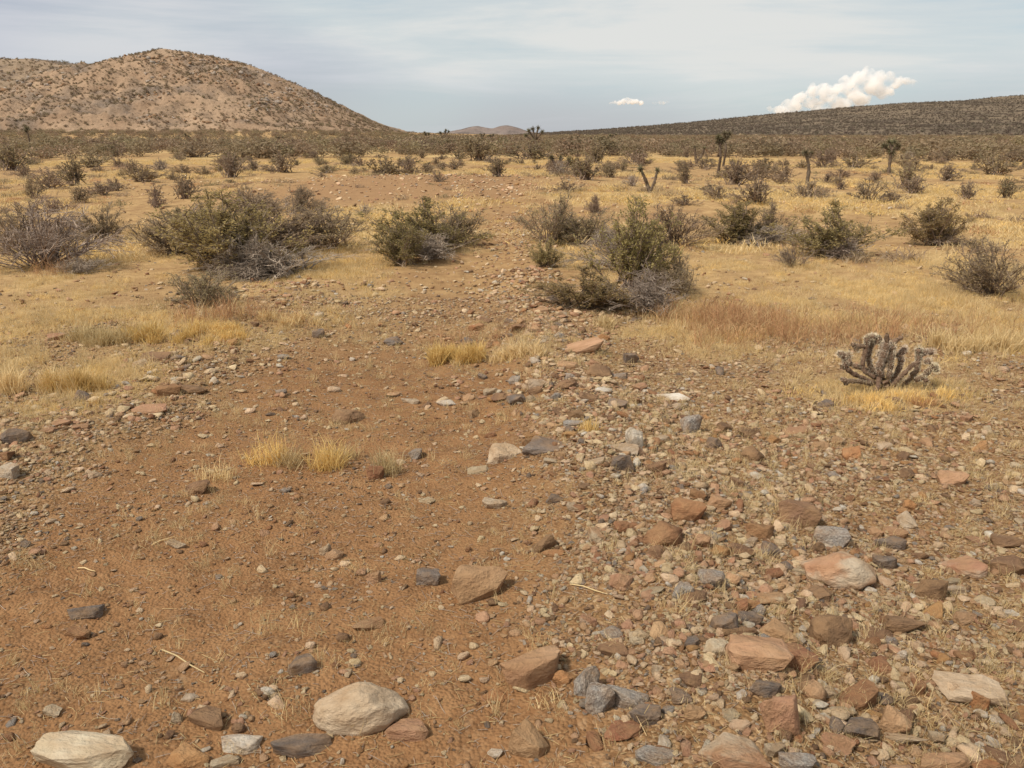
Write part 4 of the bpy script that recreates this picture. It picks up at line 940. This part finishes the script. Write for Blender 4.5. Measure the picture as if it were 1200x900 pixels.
def joshua(px, py, hpx, limbs, label, wr=.055, ros=1.3, trunk=None, seed=0, ros_each=1):
    """limbs: polylines in units of the tree height, each ending in leaf rosettes; the first is the trunk"""
    p = ground_at(px, py) if not isinstance(py, tuple) else None
    if p is None:
        Y = py[0]; d = ray(px, 158); x = d[0] / d[1] * Y; p = np.array([x, Y, float(H(x, Y))])
    hm = hpx * mpp(p); rng = np.random.default_rng(seed)
    e = link('joshua_tree', None, None, p); tag(e, label, 'tree')
    for i, (pl, head) in enumerate(limbs):
        pts = np.array([(a * hm, (b if len(q) == 3 else rng.normal(0, .05)) * hm, c * hm) for q in pl for (a, b, c) in [q if len(q) == 3 else (q[0], rng.normal(0, .04), q[1])]])
        pts[0, 2] -= .03 if i == 0 else 0
        me = limb_mesh(pts, wr * hm * (1.15 if i == 0 else .8), wr * hm * .7, seed * 10 + i)
        link('trunk' if i == 0 else 'branch', me, e)
        if head:
            for k in range(ros_each):
                rs_ = hm * head * rng.uniform(.85, 1.15) * ros / .26
                tip = pts[-1] + rng.normal(0, .02 * hm, 3) * (k > 0)
                link('leaf_rosette', ROS[int(rng.integers(0, 3))], e, tip, (rng.normal(0, .4), rng.normal(0, .4), rng.uniform(0, 6)), (rs_, rs_, rs_))
    return e
joshua(841, 208, 46, [([(0, 0), (.02, .5), (-.02, .9)], .15), ([(-.02, .86), (-.06, .98)], .13), ([(0, .8), (.06, .9)], .12)], 'slim single stemmed joshua tree, taller of the close pair', 0.035, 1.3, seed=1)
joshua(847, 195, 37, [([(0, 0), (.03, .5), (.02, .85)], .16), ([(.02, .8), (.12, .98)], .16), ([(.02, .8), (-.05, 1.0)], .13)], 'joshua tree with a tufted head just behind the slim one', 0.035, 1.3, seed=2)
joshua(944, 214, 36, [([(0, 0), (.06, .35), (.03, .6), (-.12, .95)], .16), ([(.0, .78), (.08, .92)], .12)], 'dark leaning joshua tree trunk with hardly any leaves', 0.052, 1.3, seed=3)
joshua(1041, 205, 38, [([(0, 0), (.01, .4), (0, .72)], .17), ([(0, .68), (-.22, .86)], .16), ([(0, .68), (.2, .84)], .16), ([(0, .7), (.05, .98)], .16), ([(0, .66), (-.08, .95)], .15)], 'round headed joshua tree on one straight stem', 0.042, 1.3, seed=4)
joshua(760, 226, 34, [([(.05, 0), (-.08, .35), (-.3, .78)], .2), ([(.05, .1), (.18, .4), (.26, .74)], .15), ([(-.1, .4), (-.22, .62)], .05)], 'small forked joshua tree, its two arms making a V', 0.059, 1.3, seed=5)
joshua(657, 205, 24, [([(0, 0), (-.25, .4), (-.45, .8)], .22), ([(0, 0), (0, .5), (.02, .8)], .22), ([(0, .1), (.3, .5), (.4, .7)], .22)], 'low clumped young yucca with dark upright arms', 0.070, 1.3, seed=6)
joshua(817, 192, 22, [([(0, 0), (-.15, .5), (-.2, .85)], .16), ([(0, .1), (.25, .5), (.3, .8)], .16)], 'stubby two armed joshua tree in brown shrubs near the slim pair', 0.070, 1.3, seed=7)
joshua(33, (62,), 34, [([(0, 0), (.01, .5), (0, .92)], .14), ([(0, .6), (-.1, .85)], .10)], 'tall thin joshua tree in scrub before the hill', 0.025, 1.3, seed=8)
joshua(627, (95,), 24, [([(0, 0), (0, .45)], .15), ([(0, .4), (-.3, .8)], .16), ([(0, .4), (-.1, .9)], .16), ([(0, .4), (.15, .95)], .16), ([(0, .35), (.35, .75)], .16), ([(0, .3), (-.45, .6)], .14)], 'many headed joshua tree silhouetted at the foot of the slope', 0.056, 1.3, seed=9)
for (px, Y, hp, s, lab) in [(220, 100, 20, 11, 'dark bushy joshua tree in front of the tan hill'), (502, 150, 16, 12, 'joshua tree on the skyline where the tan hill ends'), (521, 140, 18, 13, 'branched joshua tree on the skyline beside the far twin peaks'), (327, 110, 16, 14, 'short joshua tree below the steep flank of the tan hill'),
        (486, 170, 12, 15, 'tiny joshua tree at the very foot of the tan hill'), (564, 150, 13, 16, 'thin joshua tree in front of the first twin peak'), (575, 130, 15, 17, 'thin joshua tree between the far twin peaks'), (718, 150, 15, 18, 'thin joshua tree where the slope begins to rise'), (142, 105, 15, 19, 'small joshua tree in the scrub left of the tan hill peak'), (68, 105, 15, 20, 'joshua tree in scrub below the rocky spur')]:
    rg = np.random.default_rng(s); nb = int(rg.integers(2, 5))
    lm = [([(0, 0), (rg.normal(0, .03), .4), (rg.normal(0, .05), .8)], .17)] + [([(0, .42), (sg * rg.uniform(.12, .35), rg.uniform(.7, .95))], .16) for sg in rg.choice([-1, 1], nb)]
    joshua(px, (Y,), hp * .82, lm, lab, 0.042, 1.3, seed=s)

# ------------------------------------------------------------------ cholla cactus
def cholla():
    p = ground_at(1036, 456); m = mpp(p) / 6.0 * 1.06
    e = link('cholla_cactus', None, None, p); tag(e, 'branching cholla cactus with pale spiny tips in golden grass', 'cactus')
    def Q(zx, zy, dy): return np.array([(zx - 640) * m, dy, (520 - zy) * m])
    arms = [([(560, 470), (470, 430), (400, 400), (355, 365)], -.05, 0), ([(355, 365), (335, 320), (320, 275), (285, 262)], -.05, 2), ([(325, 290), (362, 268)], -.05, 2), ([(355, 365), (318, 350)], -.04, 1),
            ([(540, 470), (430, 445), (360, 440), (335, 460)], -.09, 1), ([(360, 440), (310, 425)], -.09, 1), ([(580, 450), (500, 400), (482, 350), (490, 280), (492, 220)], .02, 1), ([(492, 225), (490, 170), (540, 165)], .02, 2),
            ([(590, 430), (545, 370), (530, 310), (540, 240), (555, 185)], .07, 2), ([(600, 430), (572, 370), (585, 300), (600, 230), (602, 190)], -.03, 2), ([(600, 195), (592, 135)], -.03, 0), ([(610, 440), (608, 350), (620, 270), (625, 205)], .04, 2),
            ([(655, 450), (655, 360), (650, 290), (645, 215)], -.02, 2), ([(640, 215), (685, 178), (712, 165)], .0, 0), ([(690, 470), (730, 410), (748, 340), (735, 295), (765, 250)], .05, 2), ([(690, 475), (745, 400), (785, 345), (825, 320)], -.04, 1),
            ([(760, 500), (820, 450), (850, 390), (852, 310), (842, 248)], .03, 2), ([(820, 450), (870, 425), (900, 375), (925, 345), (945, 385)], -.05, 2), ([(852, 300), (895, 272), (940, 272)], .03, 2), ([(870, 330), (905, 320)], -.02, 2),
            ([(485, 230), (440, 232), (400, 222)], .03, 1), ([(440, 235), (430, 262)], .03, 1), ([(660, 480), (640, 400), (700, 330), (720, 290)], .14, 2), ([(620, 470), (560, 420), (440, 380), (440, 340)], .14, 1), ([(640, 470), (680, 400), (670, 300), (690, 250)], .2, 2),
            ([(560, 165), (575, 190), (555, 215)], .03, 2), ([(740, 300), (712, 300)], .05, 1), ([(845, 395), (800, 420)], .0, 1), ([(880, 430), (888, 455)], -.05, 1), ([(610, 300), (570, 270)], .0, 2)]
    def arm(pl, dy0, dy1, fuzz, name, parent, r=17., seed=0):
        rng = np.random.default_rng(seed); P = np.array([Q(a, b, dy0 + (dy1 - dy0) * i / max(1, len(pl) - 1)) for i, (a, b) in enumerate(pl)])
        nseg = np.linalg.norm(P[1:] - P[:-1], axis=1); T = np.concatenate([[0], np.cumsum(nseg)]); tot = T[-1]; K = max(6, int(tot / (9 * m)))
        ts = np.linspace(0, tot, K); f = np.stack([np.interp(ts, T, P[:, a]) for a in range(3)], 1)
        ph = (ts / (62 * m)) % 1; rad = r * m * (.80 + .34 * np.sin(math.pi * ph)) * rng.uniform(.94, 1.08, K); rad *= 1 + (.28 if fuzz == 2 else .1) * np.linspace(0, 1, K) ** 2; rad[-1] *= .6
        V, F = segs_mesh(f[:-1], f[1:], rad[:-1], rad[1:], 7); V += rng.normal(0, r * m * .10, V.shape)
        o = link(name, mesh_np(name, V, F, M_CHOL, True), parent)
        n = int(K * (10, 20, 48)[fuzz]); t = (rng.random(n) ** (.65 if fuzz else .9)) * (K - 1.01); i = t.astype(int); c = f[i] + (f[i + 1] - f[i]) * (t - i)[:, None]
        d = norm(rng.normal(size=(n, 3)) + np.array([0, -.1, .3])); b = c + d * rad[i][:, None] * .85; L = r * m * rng.uniform(.4, .95, n)[:, None] * (1 + .2 * fuzz); q = norm(np.cross(d, rng.normal(size=(n, 3)))) * m * (.75 + .35 * fuzz)
        V = np.stack([b - q, b + q, b + d * L], 1).reshape(-1, 3); F = (np.arange(n) * 3)[:, None] + np.array([[0, 1, 2]])
        link('spines', mesh_np('spines', V, F, M_SPINE, False, np.clip(rng.normal(.2 + .4 * fuzz, .2, n), 0, 1)), o)
        return o
    arm([(640, 545), (640, 500), (625, 455)], 0, 0, 0, 'trunk', e, 34, 5)
    arm([(760, 540), (700, 500), (670, 470)], 0, 0, 0, 'trunk_fork', e, 22, 6)
    for i, (pl, dy, fz) in enumerate(arms): arm(pl, dy * .6 if i not in (1, 2, 3, 5, 7, 10, 18, 19) else dy, dy, fz, 'arm', e, 13.5 if fz < 2 else 16, 30 + i)
    # fallen joint lying in front of it
    p2 = ground_at(1026, 461); e2 = link('cholla_joint', None, None, (p2[0], p2[1], p2[2])); tag(e2, 'fallen cholla joint lying in the grass below the cactus', 'cactus')
    def Q2(zx, zy, dy): return np.array([(zx - 575) * m, -(zy - 550) * m * 1.2, .03])
    nonlocal_Q = Q
    rng = np.random.default_rng(3)
    pts = np.array([Q2(a, b, 0) for a, b in [(610, 500), (590, 540), (575, 565), (540, 600)]]); fine = np.array([[np.interp(t, range(4), pts[:, a]) for a in range(3)] for t in np.linspace(0, 3, 12)]); fine[:, 2] += .06 * np.linspace(1, 0, 12)
    rad = 16 * m * (.8 + .3 * np.abs(np.sin(np.linspace(0, 6.28, 12)))); V, F = segs_mesh(fine[:-1], fine[1:], rad[:-1], rad[1:], 7)
    o = link('joint', mesh_np('joint', V, F, M_CHOL, True), e2)
    n = 150; t = rng.random(n) * 10.9; i = t.astype(int); d = norm(rng.normal(size=(n, 3))); b = fine[i] + d * rad[i][:, None] * .85; q = norm(np.cross(d, rng.normal(size=(n, 3)))) * m
    V = np.stack([b - q, b + q, b + d * 12 * m], 1).reshape(-1, 3); F = (np.arange(n) * 3)[:, None] + np.array([[0, 1, 2]])
    link('spines', mesh_np('spines', V, F, M_SPINE, False, rng.random(n) * .5), o)
cholla()

# ------------------------------------------------------------------ a few sticks on the ground
for (x0, y0, x1, y1, lab) in [(668, 686, 712, 698, 'pale straight dry stick lying across the gravel'), (178, 640, 205, 630, 'thin pale straw stalk on the bare dirt near a tan stone'), (92, 667, 112, 671, 'short pale stalk lying alone on the bare dirt'), (190, 763, 240, 790, 'long thin bent stalk lying on the bare dirt')]:
    a = ground_at(x0, y0); b = ground_at(x1, y1); c = (a + b) / 2; r_ = .0028
    pts = np.array([a - c, (a - c) * .3 + [0, .004, .004], (b - c) * .4 + [0, -.003, .003], b - c]) + [0, 0, r_ + .003]
    V, F = segs_mesh(pts[:-1], pts[1:], [r_, r_, r_ * .9], [r_, r_ * .9, r_ * .5], 5)
    tag(link('dry_stick', mesh_np('dry_stick', V, F, M_STRAW, True, np.full(len(F), .8)), None, c), lab, 'stick')
